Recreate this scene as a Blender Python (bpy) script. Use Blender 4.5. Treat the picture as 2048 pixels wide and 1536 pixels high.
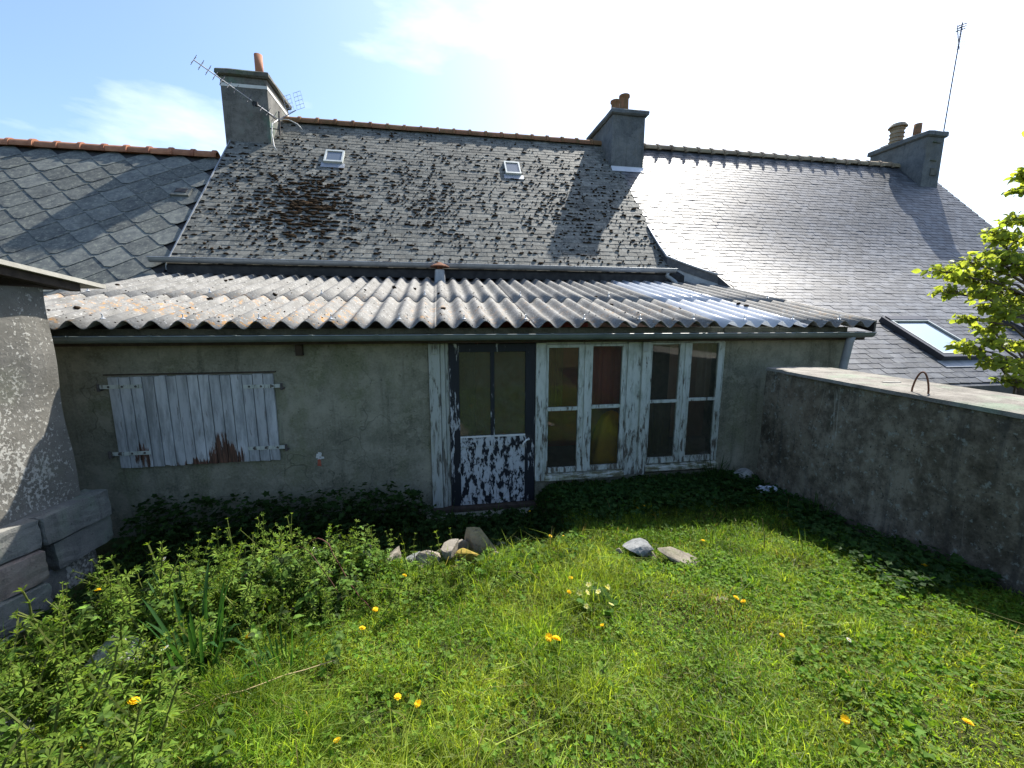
import bpy, math, random
import numpy as np
from mathutils import Vector, Matrix, Euler
R = math.radians
random.seed(7); RNG = np.random.default_rng(7)
scene = bpy.context.scene
COL = scene.collection
for o in list(bpy.data.objects):
    bpy.data.objects.remove(o)

# ------------------------------------------------------------------ camera, sky, sun, exposure
CAM_LOC = Vector((0, 0, 2.4)); PITCH, ROLL, YAW = R(9.2806), R(0.1221), R(9.8423)
fw = Vector((math.sin(YAW)*math.cos(PITCH), math.cos(YAW)*math.cos(PITCH), -math.sin(PITCH)))
rt = Vector((math.cos(YAW), -math.sin(YAW), 0)); up = rt.cross(fw)
rt2 = math.cos(ROLL)*rt + math.sin(ROLL)*up; up2 = -math.sin(ROLL)*rt + math.cos(ROLL)*up
cam = bpy.data.objects.new('camera', bpy.data.cameras.new('camera')); COL.objects.link(cam)
mw = Matrix((rt2, up2, -fw)).transposed().to_4x4(); mw.translation = CAM_LOC
cam.matrix_world = mw
cam.data.sensor_width = 36; cam.data.lens = 36*836.37/2048
cam.data.clip_start = 0.05; cam.data.clip_end = 1000
scene.camera = cam

SUN_AZ, SUN_EL = R(43), R(50)
world = bpy.data.worlds.new('World'); scene.world = world; world.use_nodes = True
wn = world.node_tree.nodes; wl = world.node_tree.links; wn.clear()
w_out = wn.new('ShaderNodeOutputWorld'); w_bg = wn.new('ShaderNodeBackground')
w_sky = wn.new('ShaderNodeTexSky'); w_sky.sky_type = 'NISHITA'; w_sky.sun_disc = False
w_sky.sun_elevation = SUN_EL; w_sky.sun_rotation = SUN_AZ
w_sky.air_density = 1.2; w_sky.dust_density = 2.2; w_sky.ozone_density = 5.0; w_sky.altitude = 50
w_bg.inputs['Strength'].default_value = 0.115
# thin clouds: brighten the sky where a stretched noise in the view direction is high
w_tc = wn.new('ShaderNodeTexCoord'); w_map = wn.new('ShaderNodeMapping'); w_map.inputs['Scale'].default_value = (1, 1, 3.2)
w_map.inputs['Location'].default_value = (4.4, 0.2, 0.62); w_map.inputs['Rotation'].default_value = (0, 0, -0.35)
w_no = wn.new('ShaderNodeTexNoise'); w_no.inputs['Scale'].default_value = 2.3; w_no.inputs['Detail'].default_value = 7; w_no.inputs['Roughness'].default_value = 0.55
w_rp = wn.new('ShaderNodeValToRGB'); w_rp.color_ramp.elements[0].position = 0.55; w_rp.color_ramp.elements[1].position = 0.76
w_rp.color_ramp.elements[1].color = (0.5, 0.5, 0.5, 1)
w_mix = wn.new('ShaderNodeMix'); w_mix.data_type = 'RGBA'; w_mix.inputs[7].default_value = (7.6, 7.9, 8.2, 1)
wl.new(w_tc.outputs['Generated'], w_map.inputs['Vector']); wl.new(w_map.outputs[0], w_no.inputs['Vector'])
wl.new(w_no.outputs['Fac'], w_rp.inputs['Fac']); wl.new(w_rp.outputs['Color'], w_mix.inputs[0])
wl.new(w_sky.outputs['Color'], w_mix.inputs[6]); wl.new(w_mix.outputs[2], w_bg.inputs['Color'])
wl.new(w_bg.outputs[0], w_out.inputs['Surface'])

sd = bpy.data.lights.new('sun', 'SUN'); sd.energy = 5.0; sd.angle = R(0.55); sd.color = (1.0, 0.95, 0.86)
sun = bpy.data.objects.new('sun', sd); COL.objects.link(sun)
SVEC = Vector((math.cos(SUN_EL)*math.sin(SUN_AZ), math.cos(SUN_EL)*math.cos(SUN_AZ), math.sin(SUN_EL)))
sun.rotation_euler = SVEC.to_track_quat('Z', 'Y').to_euler(); sun.location = SVEC*40
vs = scene.view_settings
scene.display_settings.display_device = 'sRGB'
vs.view_transform = 'Standard'; vs.look = 'None'; vs.gamma = 1; vs.use_curve_mapping = False
vs.exposure = 1.15
scene.render.engine = 'CYCLES'
scene.cycles.max_bounces = 8; scene.cycles.diffuse_bounces = 4; scene.cycles.transparent_max_bounces = 12
scene.cycles.use_denoising = True
scene.cycles.caustics_reflective = False; scene.cycles.caustics_refractive = False

# ------------------------------------------------------------------ materials
class NT:
    def __init__(s, name):
        s.m = bpy.data.materials.new(name); s.m.use_nodes = True
        s.t = s.m.node_tree; s.n = s.t.nodes; s.l = s.t.links; s.n.clear()
        s.out = s.n.new('ShaderNodeOutputMaterial'); s._p = None
    def add(s, t, **kw):
        n = s.n.new(t)
        for k, v in kw.items(): setattr(n, k, v)
        return n
    def put(s, sock, v):
        if isinstance(v, bpy.types.NodeSocket): s.l.new(v, sock)
        elif isinstance(v, (tuple, list)) and sock.type == 'RGBA' and len(v) == 3: sock.default_value = (*v, 1)
        else: sock.default_value = v
    def pos(s):
        if s._p is None: s._p = s.add('ShaderNodeNewGeometry').outputs['Position']
        return s._p
    def vec(s, scale=(1, 1, 1), loc=(0, 0, 0), rot=(0, 0, 0)):
        m = s.add('ShaderNodeMapping'); s.l.new(s.pos(), m.inputs['Vector'])
        m.inputs['Scale'].default_value = scale; m.inputs['Location'].default_value = loc; m.inputs['Rotation'].default_value = rot
        return m.outputs[0]
    def noise(s, scale, detail=5, rough=0.6, vec=None, dist=0):
        n = s.add('ShaderNodeTexNoise'); s.l.new(vec or s.pos(), n.inputs['Vector'])
        n.inputs['Scale'].default_value = scale; n.inputs['Detail'].default_value = detail
        n.inputs['Roughness'].default_value = rough; n.inputs['Distortion'].default_value = dist
        return n.outputs['Fac']
    def voro(s, scale, feature='F1', vec=None, rnd=1.0):
        n = s.add('ShaderNodeTexVoronoi', feature=feature); s.l.new(vec or s.pos(), n.inputs['Vector'])
        n.inputs['Scale'].default_value = scale; n.inputs['Randomness'].default_value = rnd
        return n.outputs['Distance']
    def ramp(s, fac, stops):
        n = s.add('ShaderNodeValToRGB'); e = n.color_ramp.elements
        while len(e) < len(stops): e.new(0.5)
        for el, (p, c) in zip(e, stops):
            el.position = p; el.color = (c, c, c, 1) if isinstance(c, (int, float)) else (*c, 1)
        s.l.new(fac, n.inputs['Fac']); return n.outputs['Color']
    def step(s, fac, a, b):
        n = s.add('ShaderNodeMapRange', interpolation_type='SMOOTHSTEP'); s.put(n.inputs[0], fac)
        n.inputs[1].default_value = a; n.inputs[2].default_value = b; return n.outputs[0]
    def mix(s, f, a, b, mode='MIX'):
        n = s.add('ShaderNodeMix', data_type='RGBA', blend_type=mode)
        s.put(n.inputs[0], f); s.put(n.inputs[6], a); s.put(n.inputs[7], b); return n.outputs[2]
    def math(s, op, a, b=0.0, c=None):
        n = s.add('ShaderNodeMath', operation=op); s.put(n.inputs[0], a); s.put(n.inputs[1], b)
        if c is not None: s.put(n.inputs[2], c)
        return n.outputs[0]
    def xyz(s):
        n = s.add('ShaderNodeSeparateXYZ'); s.l.new(s.pos(), n.inputs[0]); return n.outputs
    def attr(s, name='tint'):
        n = s.add('ShaderNodeAttribute', attribute_name=name); return n.outputs['Color']
    def bump(s, h, strength=0.4, dist=0.01, normal=None):
        n = s.add('ShaderNodeBump'); n.inputs['Strength'].default_value = strength; n.inputs['Distance'].default_value = dist
        s.l.new(h, n.inputs['Height'])
        if normal: s.l.new(normal, n.inputs['Normal'])
        return n.outputs[0]
    def bsdf(s, col, rough=0.7, spec=0.3, metal=0.0, normal=None):
        p = s.add('ShaderNodeBsdfPrincipled'); s.put(p.inputs['Base Color'], col); s.put(p.inputs['Roughness'], rough)
        p.inputs['Specular IOR Level'].default_value = spec; p.inputs['Metallic'].default_value = metal
        if normal: s.l.new(normal, p.inputs['Normal'])
        return p.outputs[0]
    def done(s, sh):
        s.l.new(sh, s.out.inputs['Surface']); return s.m

def mat_simple(name, a, b, scale=8, rough=0.7, spec=0.3, metal=0, bump=0.3, bscale=60, tint=False, bd=0.004):
    k = NT(name); c = k.ramp(k.noise(scale), [(0.3, a), (0.7, b)])
    if tint: c = k.mix(1.0, c, k.attr(), 'MULTIPLY')
    nm = k.bump(k.noise(bscale, 4), bump, bd) if bump else None
    return k.done(k.bsdf(c, rough, spec, metal, nm))

def mat_render(name, dark, mid, light, green=(0.10, 0.12, 0.05), gamt=0.5, rough=0.9, bump=0.5, grain=45, cracks=0.0):
    k = NT(name)
    big = k.noise(1.1, 6, 0.62, dist=0.4); med = k.noise(6.5, 8, 0.7); fine = k.noise(grain, 5, 0.7)
    c = k.ramp(k.math('ADD', k.math('MULTIPLY', big, 0.55), k.math('MULTIPLY', med, 0.45)), [(0.40, dark), (0.5, mid), (0.60, light)])
    c = k.mix(k.math('MULTIPLY', k.step(k.noise(2.3, 7, 0.65, k.vec((1, 1, 0.6), (3, 1, 2))), 0.5, 0.68), gamt), c, green)
    pt = k.step(k.noise(2.9, 8, 0.72, k.vec((1, 1, 1.2), (6, 2, 9))), 0.535, 0.56)
    c = k.mix(k.math('MULTIPLY', pt, 0.32), c, tuple(x*1.25 for x in light))
    drip = k.noise(5, 6, 0.65, k.vec((2.2, 2.2, 0.16)))
    c = k.mix(k.math('MULTIPLY', k.step(drip, 0.53, 0.68), 0.38), c, tuple(x*0.45 for x in dark))
    c = k.mix(k.math('MULTIPLY', k.step(fine, 0.35, 0.75), 0.35), c, tuple(min(1, x*1.35) for x in light))
    pit = k.step(k.noise(24, 3, 0.5), 0.66, 0.72)
    c = k.mix(k.math('MULTIPLY', pit, 0.5), c, tuple(x*0.5 for x in dark))
    h = k.math('ADD', k.math('MULTIPLY', med, 0.9), k.math('ADD', k.math('MULTIPLY', fine, 0.5), k.math('MULTIPLY', pt, 0.12)))
    if cracks:
        warp = k.add('ShaderNodeVectorMath', operation='ADD'); nz = k.add('ShaderNodeTexNoise'); nz.inputs['Scale'].default_value = 3
        k.l.new(k.pos(), nz.inputs['Vector']); sc = k.add('ShaderNodeVectorMath', operation='SCALE'); sc.inputs['Scale'].default_value = 0.7
        k.l.new(nz.outputs['Color'], sc.inputs[0]); k.l.new(k.pos(), warp.inputs[0]); k.l.new(sc.outputs[0], warp.inputs[1])
        cr = k.voro(0.9, 'DISTANCE_TO_EDGE', warp.outputs[0])
        cm = k.math('MULTIPLY', k.math('SUBTRACT', 1.0, k.step(cr, 0.002, 0.009)), k.step(k.noise(1.7), 0.46, 0.56))
        c = k.mix(k.math('MULTIPLY', cm, cracks), c, (0.03, 0.03, 0.025))
        h = k.math('SUBTRACT', h, k.math('MULTIPLY', cm, 0.8))
    return k.done(k.bsdf(c, rough, 0.15, 0, k.bump(h, bump, 0.012)))

def mat_slate(name, a, b, rough, spec, lichen=(0.30, 0.31, 0.27), lam=0.5):
    k = NT(name); c = k.ramp(k.noise(7, 6, 0.65), [(0.3, a), (0.72, b)])
    c = k.mix(1.0, c, k.attr(), 'MULTIPLY')
    c = k.mix(k.math('MULTIPLY', k.step(k.noise(19, 7, 0.7), 0.5, 0.66), lam), c, lichen)
    c = k.mix(k.math('MULTIPLY', k.step(k.noise(1.1, 6, 0.7, k.vec((1, 1, 1), (4, 2, 1))), 0.52, 0.66), 0.35), c, tuple(x*0.55 for x in a))
    r = k.math('ADD', rough-0.1, k.math('MULTIPLY', k.noise(14, 4), 0.24))
    return k.done(k.bsdf(c, r, spec, 0, k.bump(k.noise(55, 5, 0.7), 0.25, 0.004)))

def mat_peel(name, paint, under, lo, hi, zlo=None, zhi=None, zshift=0.0, scale=16, stretch=0.35, dirt=(0.16, 0.17, 0.13), rough=0.6, dirtamt=0.5, axis='z', large=0.0):
    """painted wood: flakes of paint over the bare layer; the wear grows towards zlo (weathered foot of the joinery)"""
    k = NT(name); st = (1, 1, stretch) if axis == 'z' else (stretch, 1, 1)
    v = k.vec(st); n = k.noise(scale, 8, 0.68, v, 0.3)
    m = n
    if large: m = k.math('ADD', n, k.math('MULTIPLY', k.math('SUBTRACT', k.noise(3.6, 3, 0.6, k.vec((1.3, 1, 0.8), (4, 0, 1))), 0.5), large))
    if zlo is not None:
        z = k.xyz()[2]; g = k.add('ShaderNodeMapRange'); k.put(g.inputs[0], z)
        g.inputs[1].default_value = zlo; g.inputs[2].default_value = zhi; g.inputs[3].default_value = zshift; g.inputs[4].default_value = 0
        m = k.math('ADD', n, g.outputs[0])
    peel = k.step(m, lo, hi)
    pc = k.mix(k.math('MULTIPLY', k.step(k.noise(9, 6, 0.65, k.vec((1.6, 1, 0.5), (2, 0, 5))), 0.42, 0.7), dirtamt), paint, dirt)
    crk = k.step(k.noise(60, 3, 0.5, k.vec((1, 1, 0.07) if axis == 'z' else (0.07, 1, 1))), 0.64, 0.70)
    pc = k.mix(k.math('MULTIPLY', crk, 0.7), pc, tuple(x*0.6 for x in under))
    pc = k.mix(k.math('MULTIPLY', k.step(m, lo-.05, lo-.004), .45), pc, tuple(.5*a+.25*b for a, b in zip(dirt, under)))
    uc = k.mix(k.step(k.noise(40, 4, 0.6, k.vec((1.5, 1, 0.12))), 0.35, 0.7), tuple(x*0.7 for x in under), under)
    c = k.mix(peel, pc, uc)
    h = k.math('SUBTRACT', k.math('SUBTRACT', 1.0, k.math('MULTIPLY', peel, 0.9)), k.math('MULTIPLY', crk, 0.5))
    return k.done(k.bsdf(c, rough, 0.3, 0, k.bump(h, 0.6, 0.003)))

def mat_leaf(name, trans=0.45, rough=0.55, spec=0.12):
    k = NT(name); c = k.attr('tint')
    c = k.mix(1.0, c, k.ramp(k.noise(30, 3), [(0.25, (0.72, 0.78, 0.7)), (0.75, (1.2, 1.15, 1.1))]), 'MULTIPLY')
    p = k.bsdf(c, rough, spec)
    t = k.add('ShaderNodeBsdfTranslucent'); k.put(t.inputs['Color'], k.mix(1.0, c, (1.5, 1.45, 0.65), 'MULTIPLY'))
    mx = k.add('ShaderNodeMixShader'); mx.inputs[0].default_value = trans
    k.l.new(p, mx.inputs[1]); k.l.new(t.outputs[0], mx.inputs[2])
    return k.done(mx.outputs[0])

def mat_glass(name, dirt=0.12, dcol=(0.25, 0.25, 0.2), rough=0.03, tintc=(0.85, 0.88, 0.85)):
    k = NT(name)
    tr = k.add('ShaderNodeBsdfTransparent'); tr.inputs['Color'].default_value = (*tintc, 1)
    gl = k.add('ShaderNodeBsdfGlossy'); gl.inputs['Roughness'].default_value = rough
    fr = k.add('ShaderNodeFresnel'); fr.inputs['IOR'].default_value = 1.52
    m1 = k.add('ShaderNodeMixShader'); k.l.new(k.math('MULTIPLY', fr.outputs[0], 1.15), m1.inputs[0]); k.l.new(tr.outputs[0], m1.inputs[1]); k.l.new(gl.outputs[0], m1.inputs[2])
    df = k.add('ShaderNodeBsdfDiffuse'); df.inputs['Color'].default_value = (*dcol, 1)
    m2 = k.add('ShaderNodeMixShader')
    dm = k.math('MULTIPLY', k.ramp(k.noise(7, 7, 0.7), [(0.3, 0.35), (0.75, 1.0)]), dirt)
    k.l.new(dm, m2.inputs[0]); k.l.new(m1.outputs[0], m2.inputs[1]); k.l.new(df.outputs[0], m2.inputs[2])
    return k.done(m2.outputs[0])

M = {}
M['facade'] = mat_render('cement_render', (0.108, 0.107, 0.076), (0.180, 0.176, 0.130), (0.262, 0.252, 0.192), (0.125, 0.136, 0.066), 0.6, cracks=0.32)
M['chimney'] = mat_render('chimney_render', (0.075, 0.072, 0.064), (0.125, 0.12, 0.108), (0.185, 0.178, 0.16), (0.10, 0.28, 0.2), 0.4, bump=0.35)
M['chimney_blue'] = mat_render('grey_chimney_render', (0.075, 0.083, 0.087), (0.115, 0.124, 0.128), (0.165, 0.172, 0.172), (0.16, 0.14, 0.10), 0.4, bump=0.3)
M['cap'] = mat_render('chimney_cap_cement', (0.06, 0.06, 0.05), (0.10, 0.098, 0.085), (0.16, 0.155, 0.135), (0.07, 0.13, 0.06), 0.5, bump=0.5)
M['mainwall'] = mat_render('old_wall_render', (0.16, 0.14, 0.12), (0.24, 0.21, 0.18), (0.33, 0.31, 0.28), (0.2, 0.2, 0.14), 0.3)
M['block'] = mat_render('breeze_block', (0.10, 0.105, 0.10), (0.16, 0.162, 0.15), (0.23, 0.225, 0.205), (0.14, 0.24, 0.14), 0.35, bump=0.7, grain=90)
M['block_red'] = mat_render('pinkish_block', (0.14, 0.108, 0.09), (0.215, 0.168, 0.14), (0.29, 0.235, 0.2), (0.16, 0.24, 0.16), 0.25, bump=0.7, grain=90)

def mat_concrete_wall():
    k = NT('dark_stained_concrete')
    big = k.noise(0.9, 7, 0.65, dist=0.6); med = k.noise(7, 8, 0.75); fine = k.noise(38, 6, 0.75)
    c = k.ramp(k.math('ADD', k.math('MULTIPLY', big, 0.45), k.math('MULTIPLY', med, 0.55)), [(0.41, (0.052, 0.043, 0.031)), (0.5, (0.118, 0.101, 0.074)), (0.59, (0.225, 0.198, 0.150))])
    c = k.mix(k.math('MULTIPLY', k.step(k.noise(1.3, 6, 0.6, k.vec((1, 1, 0.5), (2, 7, 1))), 0.5, 0.66), 0.55), c, (0.13, 0.095, 0.06))
    c = k.mix(k.math('MULTIPLY', k.step(k.noise(4.2, 6, 0.7, k.vec((1.6, 1.6, 0.2), (5, 1, 0))), 0.52, 0.68), 0.6), c, (0.04, 0.038, 0.035))
    c = k.mix(k.math('MULTIPLY', k.step(k.noise(17, 5, 0.7), 0.57, 0.65), 0.6), c, (0.26, 0.29, 0.26))
    c = k.mix(k.math('MULTIPLY', k.step(k.noise(33, 4, 0.7, k.vec((1, 1, 1), (9, 2, 4))), 0.6, 0.66), 0.75), c, (0.025, 0.024, 0.022))
    wv = k.add('ShaderNodeTexNoise'); wv.inputs['Scale'].default_value = 2.6; k.l.new(k.pos(), wv.inputs['Vector'])
    streak = k.noise(1.5, 2, 0.5, k.vec((2.2, 2.2, 0.22), (1, 3, 2)), 1.2)
    sm = k.math('SUBTRACT', 1.0, k.step(k.math('ABSOLUTE', k.math('SUBTRACT', streak, 0.5)), 0.002, 0.006))
    c = k.mix(k.math('MULTIPLY', k.math('MULTIPLY', sm, k.step(k.noise(1.1), 0.56, 0.66)), 0.4), c, (0.36, 0.36, 0.3))
    h = k.math('ADD', med, k.math('MULTIPLY', fine, 0.7))
    return k.done(k.bsdf(c, 0.92, 0.12, 0, k.bump(h, 0.75, 0.014)))
M['concrete'] = mat_concrete_wall()
M['coping'] = mat_render('coping_concrete', (0.095, 0.088, 0.076), (0.165, 0.152, 0.132), (0.255, 0.238, 0.208), (0.18, 0.28, 0.18), 0.4, bump=0.6, grain=70)

def mat_shed():
    k = NT('flaking_limewash')
    base = k.ramp(k.noise(5, 7, 0.7), [(0.3, (0.115, 0.11, 0.095)), (0.7, (0.20, 0.19, 0.168))])
    cov = k.noise(1.6, 4, 0.6, k.vec((1, 1, 0.7), (0, 0, 4)))
    fl = k.noise(42, 5, 0.7, k.vec((1, 1, 0.75), rot=(0.5, 0, 0)))
    m = k.step(k.math('ADD', fl, k.math('MULTIPLY', k.math('SUBTRACT', cov, 0.5), 0.5)), 0.52, 0.58)
    c = k.mix(k.math('MULTIPLY', m, 0.85), base, (0.46, 0.45, 0.41))
    c = k.mix(k.math('MULTIPLY', k.step(k.noise(2.2, 5, 0.6), 0.55, 0.7), 0.3), c, (0.16, 0.17, 0.12))
    h = k.math('ADD', k.math('MULTIPLY', m, 0.8), k.math('MULTIPLY', k.noise(40, 5, 0.7), 0.8))
    return k.done(k.bsdf(c, 0.9, 0.15, 0, k.bump(h, 0.7, 0.010)))
M['shed'] = mat_shed()

M['slate_main'] = mat_slate('mossy_slate', (0.085, 0.087, 0.08), (0.19, 0.19, 0.17), 0.72, 0.13, (0.34, 0.335, 0.28), 0.6)
M['slate_right'] = mat_slate('smooth_slate', (0.055, 0.058, 0.066), (0.115, 0.12, 0.13), 0.50, 0.36, (0.2, 0.2, 0.175), 0.35)
M['slate_left'] = mat_slate('fibre_cement_slate', (0.07, 0.077, 0.08), (0.165, 0.174, 0.158), 0.75, 0.1, (0.30, 0.31, 0.25), 0.5)
M['deck'] = mat_simple('roof_underlay', (0.02, 0.02, 0.022), (0.05, 0.05, 0.05), rough=0.9)
M['moss'] = mat_simple('dry_roof_moss', (0.011, 0.008, 0.006), (0.040, 0.029, 0.018), scale=30, rough=1.0, spec=0.05, bump=0.8, bscale=160, tint=True)
M['terra'] = mat_simple('terracotta', (0.30, 0.13, 0.075), (0.42, 0.20, 0.12), scale=9, rough=0.8, spec=0.2, tint=True)
M['terra_moss'] = mat_simple('mossy_terracotta', (0.14, 0.10, 0.05), (0.30, 0.15, 0.09), scale=7, rough=0.9, spec=0.1, tint=True)
M['ridge_grey'] = mat_simple('lichened_ridge', (0.22, 0.18, 0.125), (0.36, 0.29, 0.20), scale=7, rough=0.85, spec=0.2, tint=True)
M['zinc'] = mat_simple('zinc', (0.22, 0.24, 0.26), (0.34, 0.36, 0.38), scale=5, rough=0.5, spec=0.5, metal=0.4, bump=0.1)
M['zinc_light'] = mat_simple('bright_zinc', (0.5, 0.52, 0.55), (0.62, 0.64, 0.66), scale=5, rough=0.45, spec=0.5, metal=0.3, bump=0.1)
M['pvc'] = mat_simple('grey_gutter_plastic', (0.09, 0.115, 0.11), (0.15, 0.175, 0.165), scale=6, rough=0.45, spec=0.5, bump=0.12, bscale=30)
M['pvc_pipe'] = mat_simple('grey_pipe_plastic', (0.20, 0.225, 0.235), (0.27, 0.29, 0.30), scale=6, rough=0.5, spec=0.4, bump=0.1)
M['darkframe'] = mat_simple('dark_window_metal', (0.028, 0.026, 0.03), (0.045, 0.042, 0.045), rough=0.45, spec=0.5, bump=0.1)
M['lightframe'] = mat_simple('pale_window_metal', (0.42, 0.45, 0.42), (0.55, 0.57, 0.54), rough=0.45, spec=0.5, bump=0.1)
M['rust'] = mat_simple('rusty_iron', (0.085, 0.035, 0.02), (0.19, 0.085, 0.045), scale=25, rough=0.85, spec=0.2)
M['iron'] = mat_simple('old_iron', (0.05, 0.045, 0.045), (0.10, 0.085, 0.075), scale=25, rough=0.7, spec=0.4)
M['alu'] = mat_simple('weathered_aluminium', (0.28, 0.29, 0.32), (0.4, 0.41, 0.44), rough=0.4, spec=0.5, metal=0.6, bump=0)
M['alu_dark'] = mat_simple('dull_antenna_metal', (0.05, 0.05, 0.06), (0.1, 0.1, 0.11), rough=0.5, spec=0.5, metal=0.3, bump=0)
M['black'] = mat_simple('black_plastic', (0.015, 0.015, 0.016), (0.03, 0.03, 0.03), rough=0.6, bump=0)
M['cable'] = mat_simple('pale_cable', (0.45, 0.44, 0.42), (0.55, 0.54, 0.5), rough=0.5, bump=0)
M['wood_dark'] = mat_simple('damp_dark_wood', (0.03, 0.022, 0.017), (0.07, 0.052, 0.038), scale=14, rough=0.85)
M['board'] = mat_simple('grey_weathered_board', (0.36, 0.34, 0.29), (0.50, 0.48, 0.42), scale=10, rough=0.85)
M['brick'] = mat_simple('red_brick', (0.28, 0.07, 0.045), (0.38, 0.12, 0.07), scale=20, rough=0.9)
M['white_paint'] = mat_simple('white_limewash', (0.55, 0.55, 0.52), (0.68, 0.68, 0.65), scale=10, rough=0.8)
M['window_white'] = mat_peel('flaking_white_joinery', (0.47, 0.50, 0.455), (0.13, 0.115, 0.09), 0.63, 0.67, 0.4, 2.0, 0.13, 22, 0.22, dirt=(0.20, 0.225, 0.165), dirtamt=0.6)
M['sill'] = mat_peel('flaking_mossy_sill', (0.52, 0.53, 0.47), (0.17, 0.16, 0.09), 0.50, 0.56, scale=20, axis='x', stretch=0.3, dirt=(0.16, 0.18, 0.07), dirtamt=0.8)
M['door'] = mat_peel('navy_and_white_flaking_door', (0.43, 0.455, 0.465), (0.013, 0.016, 0.022), 0.512, 0.53, 0.75, 1.25, -0.0, 17, 0.42, dirt=(0.36, 0.38, 0.38), dirtamt=0.6, large=0.55)
M['door_navy'] = mat_peel('navy_door_paint', (0.43, 0.45, 0.455), (0.013, 0.016, 0.022), 0.40, 0.42, 0.95, 1.25, 0.0, 15, 0.2, dirt=(0.4, 0.42, 0.42), dirtamt=0.3)
M['jamb'] = mat_peel('flaking_grey_white_jamb', (0.36, 0.38, 0.35), (0.13, 0.125, 0.105), 0.58, 0.63, 0.0, 1.6, 0.08, 18, 0.18, dirt=(0.30, 0.32, 0.25), dirtamt=0.7)
M['glass'] = mat_glass('dusty_window_glass', 0.10, (0.22, 0.23, 0.19))
M['door_glass'] = mat_glass('grimy_door_glass', 0.6, (0.13, 0.13, 0.085), 0.06)
M['inside'] = mat_simple('brown_inside_wall', (0.30, 0.19, 0.14), (0.40, 0.27, 0.2), scale=3, rough=0.9)
M['red_panel'] = mat_simple('dark_red_panel', (0.34, 0.075, 0.05), (0.44, 0.11, 0.075), scale=3, rough=0.6)
M['rust_cloth'] = mat_simple('rust_brown_cloth', (0.20, 0.085, 0.04), (0.30, 0.13, 0.06), scale=4, rough=0.9)
M['brown_cloth'] = mat_simple('brown_cloth', (0.12, 0.085, 0.055), (0.18, 0.13, 0.09), scale=4, rough=0.9)
M['mustard'] = mat_simple('mustard_cloth', (0.60, 0.30, 0.03), (0.70, 0.38, 0.05), scale=8, rough=0.9, bscale=200)
M['floor_in'] = mat_simple('inside_floor', (0.1, 0.09, 0.08), (0.16, 0.15, 0.13), scale=4, rough=0.9)
M['grass'] = mat_leaf('grass_blades', 0.56, 0.5, 0.2)
M['leaf'] = mat_leaf('weed_leaves', 0.45, 0.6, 0.12)
M['gloss_leaf'] = mat_leaf('glossy_leaves', 0.2, 0.22, 0.6)
M['tree_leaf'] = mat_leaf('young_tree_leaves', 0.64, 0.45, 0.2)
M['petal'] = mat_leaf('petals', 0.35, 0.6, 0.2)
M['bark'] = mat_simple('bark', (0.07, 0.055, 0.042), (0.15, 0.12, 0.095), scale=20, rough=0.9, bump=0.6)
M['stone'] = mat_render('lichened_stone', (0.09, 0.078, 0.06), (0.17, 0.148, 0.118), (0.27, 0.245, 0.2), (0.14, 0.17, 0.06), 0.45, bump=0.9, grain=60)
M['stone_grey'] = mat_render('grey_stone', (0.07, 0.075, 0.078), (0.13, 0.137, 0.14), (0.24, 0.245, 0.245), (0.1, 0.17, 0.1), 0.3, bump=0.9, grain=60)
M['stone_white'] = mat_render('white_lichen_stone', (0.12, 0.115, 0.10), (0.24, 0.24, 0.225), (0.42, 0.42, 0.40), (0.2, 0.28, 0.18), 0.35, bump=0.9, grain=60)
M['yellow_moss'] = mat_simple('yellow_moss', (0.16, 0.12, 0.02), (0.30, 0.22, 0.045), scale=30, rough=1, bump=0.9, bscale=150)
M['plastic_bag'] = mat_simple('crumpled_pale_plastic', (0.42, 0.45, 0.52), (0.62, 0.65, 0.7), scale=20, rough=0.4, spec=0.5)

def mat_corrugated():
    k = NT('weathered_fibre_cement')
    c = k.ramp(k.noise(4, 8, 0.7), [(0.3, (0.10, 0.098, 0.09)), (0.5, (0.165, 0.162, 0.152)), (0.7, (0.24, 0.237, 0.225))])
    x = k.xyz()
    # wear streaks that run down the slope
    st = k.noise(7, 5, 0.65, k.vec((3.5, 0.22, 1)))
    c = k.mix(k.math('MULTIPLY', k.step(st, 0.5, 0.7), 0.4), c, (0.13, 0.125, 0.11))
    # white and dark lichen flecks
    c = k.mix(k.math('MULTIPLY', k.step(k.noise(34, 4, 0.6, k.vec((1.3, 0.6, 1))), 0.60, 0.66), 0.65), c, (0.42, 0.42, 0.405))
    c = k.mix(k.math('MULTIPLY', k.step(k.noise(42, 3, 0.6, k.vec((1.3, 0.6, 1), (7, 3, 0))), 0.625, 0.66), 0.85), c, (0.07, 0.065, 0.055))
    # orange lichen in patches
    pt = k.step(k.noise(1.25, 4, 0.6, k.vec((1, 1.3, 1), (2.4, 0.6, 0))), 0.45, 0.55)
    of = k.step(k.noise(15, 6, 0.72, k.vec((1, 0.7, 1), (1, 8, 2))), 0.535, 0.585)
    front = k.math('MULTIPLY', k.math('SUBTRACT', 1.0, k.step(x[1], 4.7, 7.0)), k.math('SUBTRACT', 1.0, k.math('MULTIPLY', k.step(x[0], -1.6, .6), .6)))
    om = k.math('MULTIPLY', k.math('MULTIPLY', pt, of), front)
    c = k.mix(k.math('MULTIPLY', om, 0.85), c, k.ramp(k.noise(22, 3), [(0.46, (0.40, 0.19, 0.03)), (0.75, (0.25, 0.19, 0.11))]))
    h = k.math('ADD', k.noise(28, 6, 0.75), k.math('MULTIPLY', k.noise(90, 3), 0.4))
    return k.done(k.bsdf(c, 0.78, 0.3, 0, k.bump(h, 0.6, 0.008)))
M['corr'] = mat_corrugated()

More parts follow.
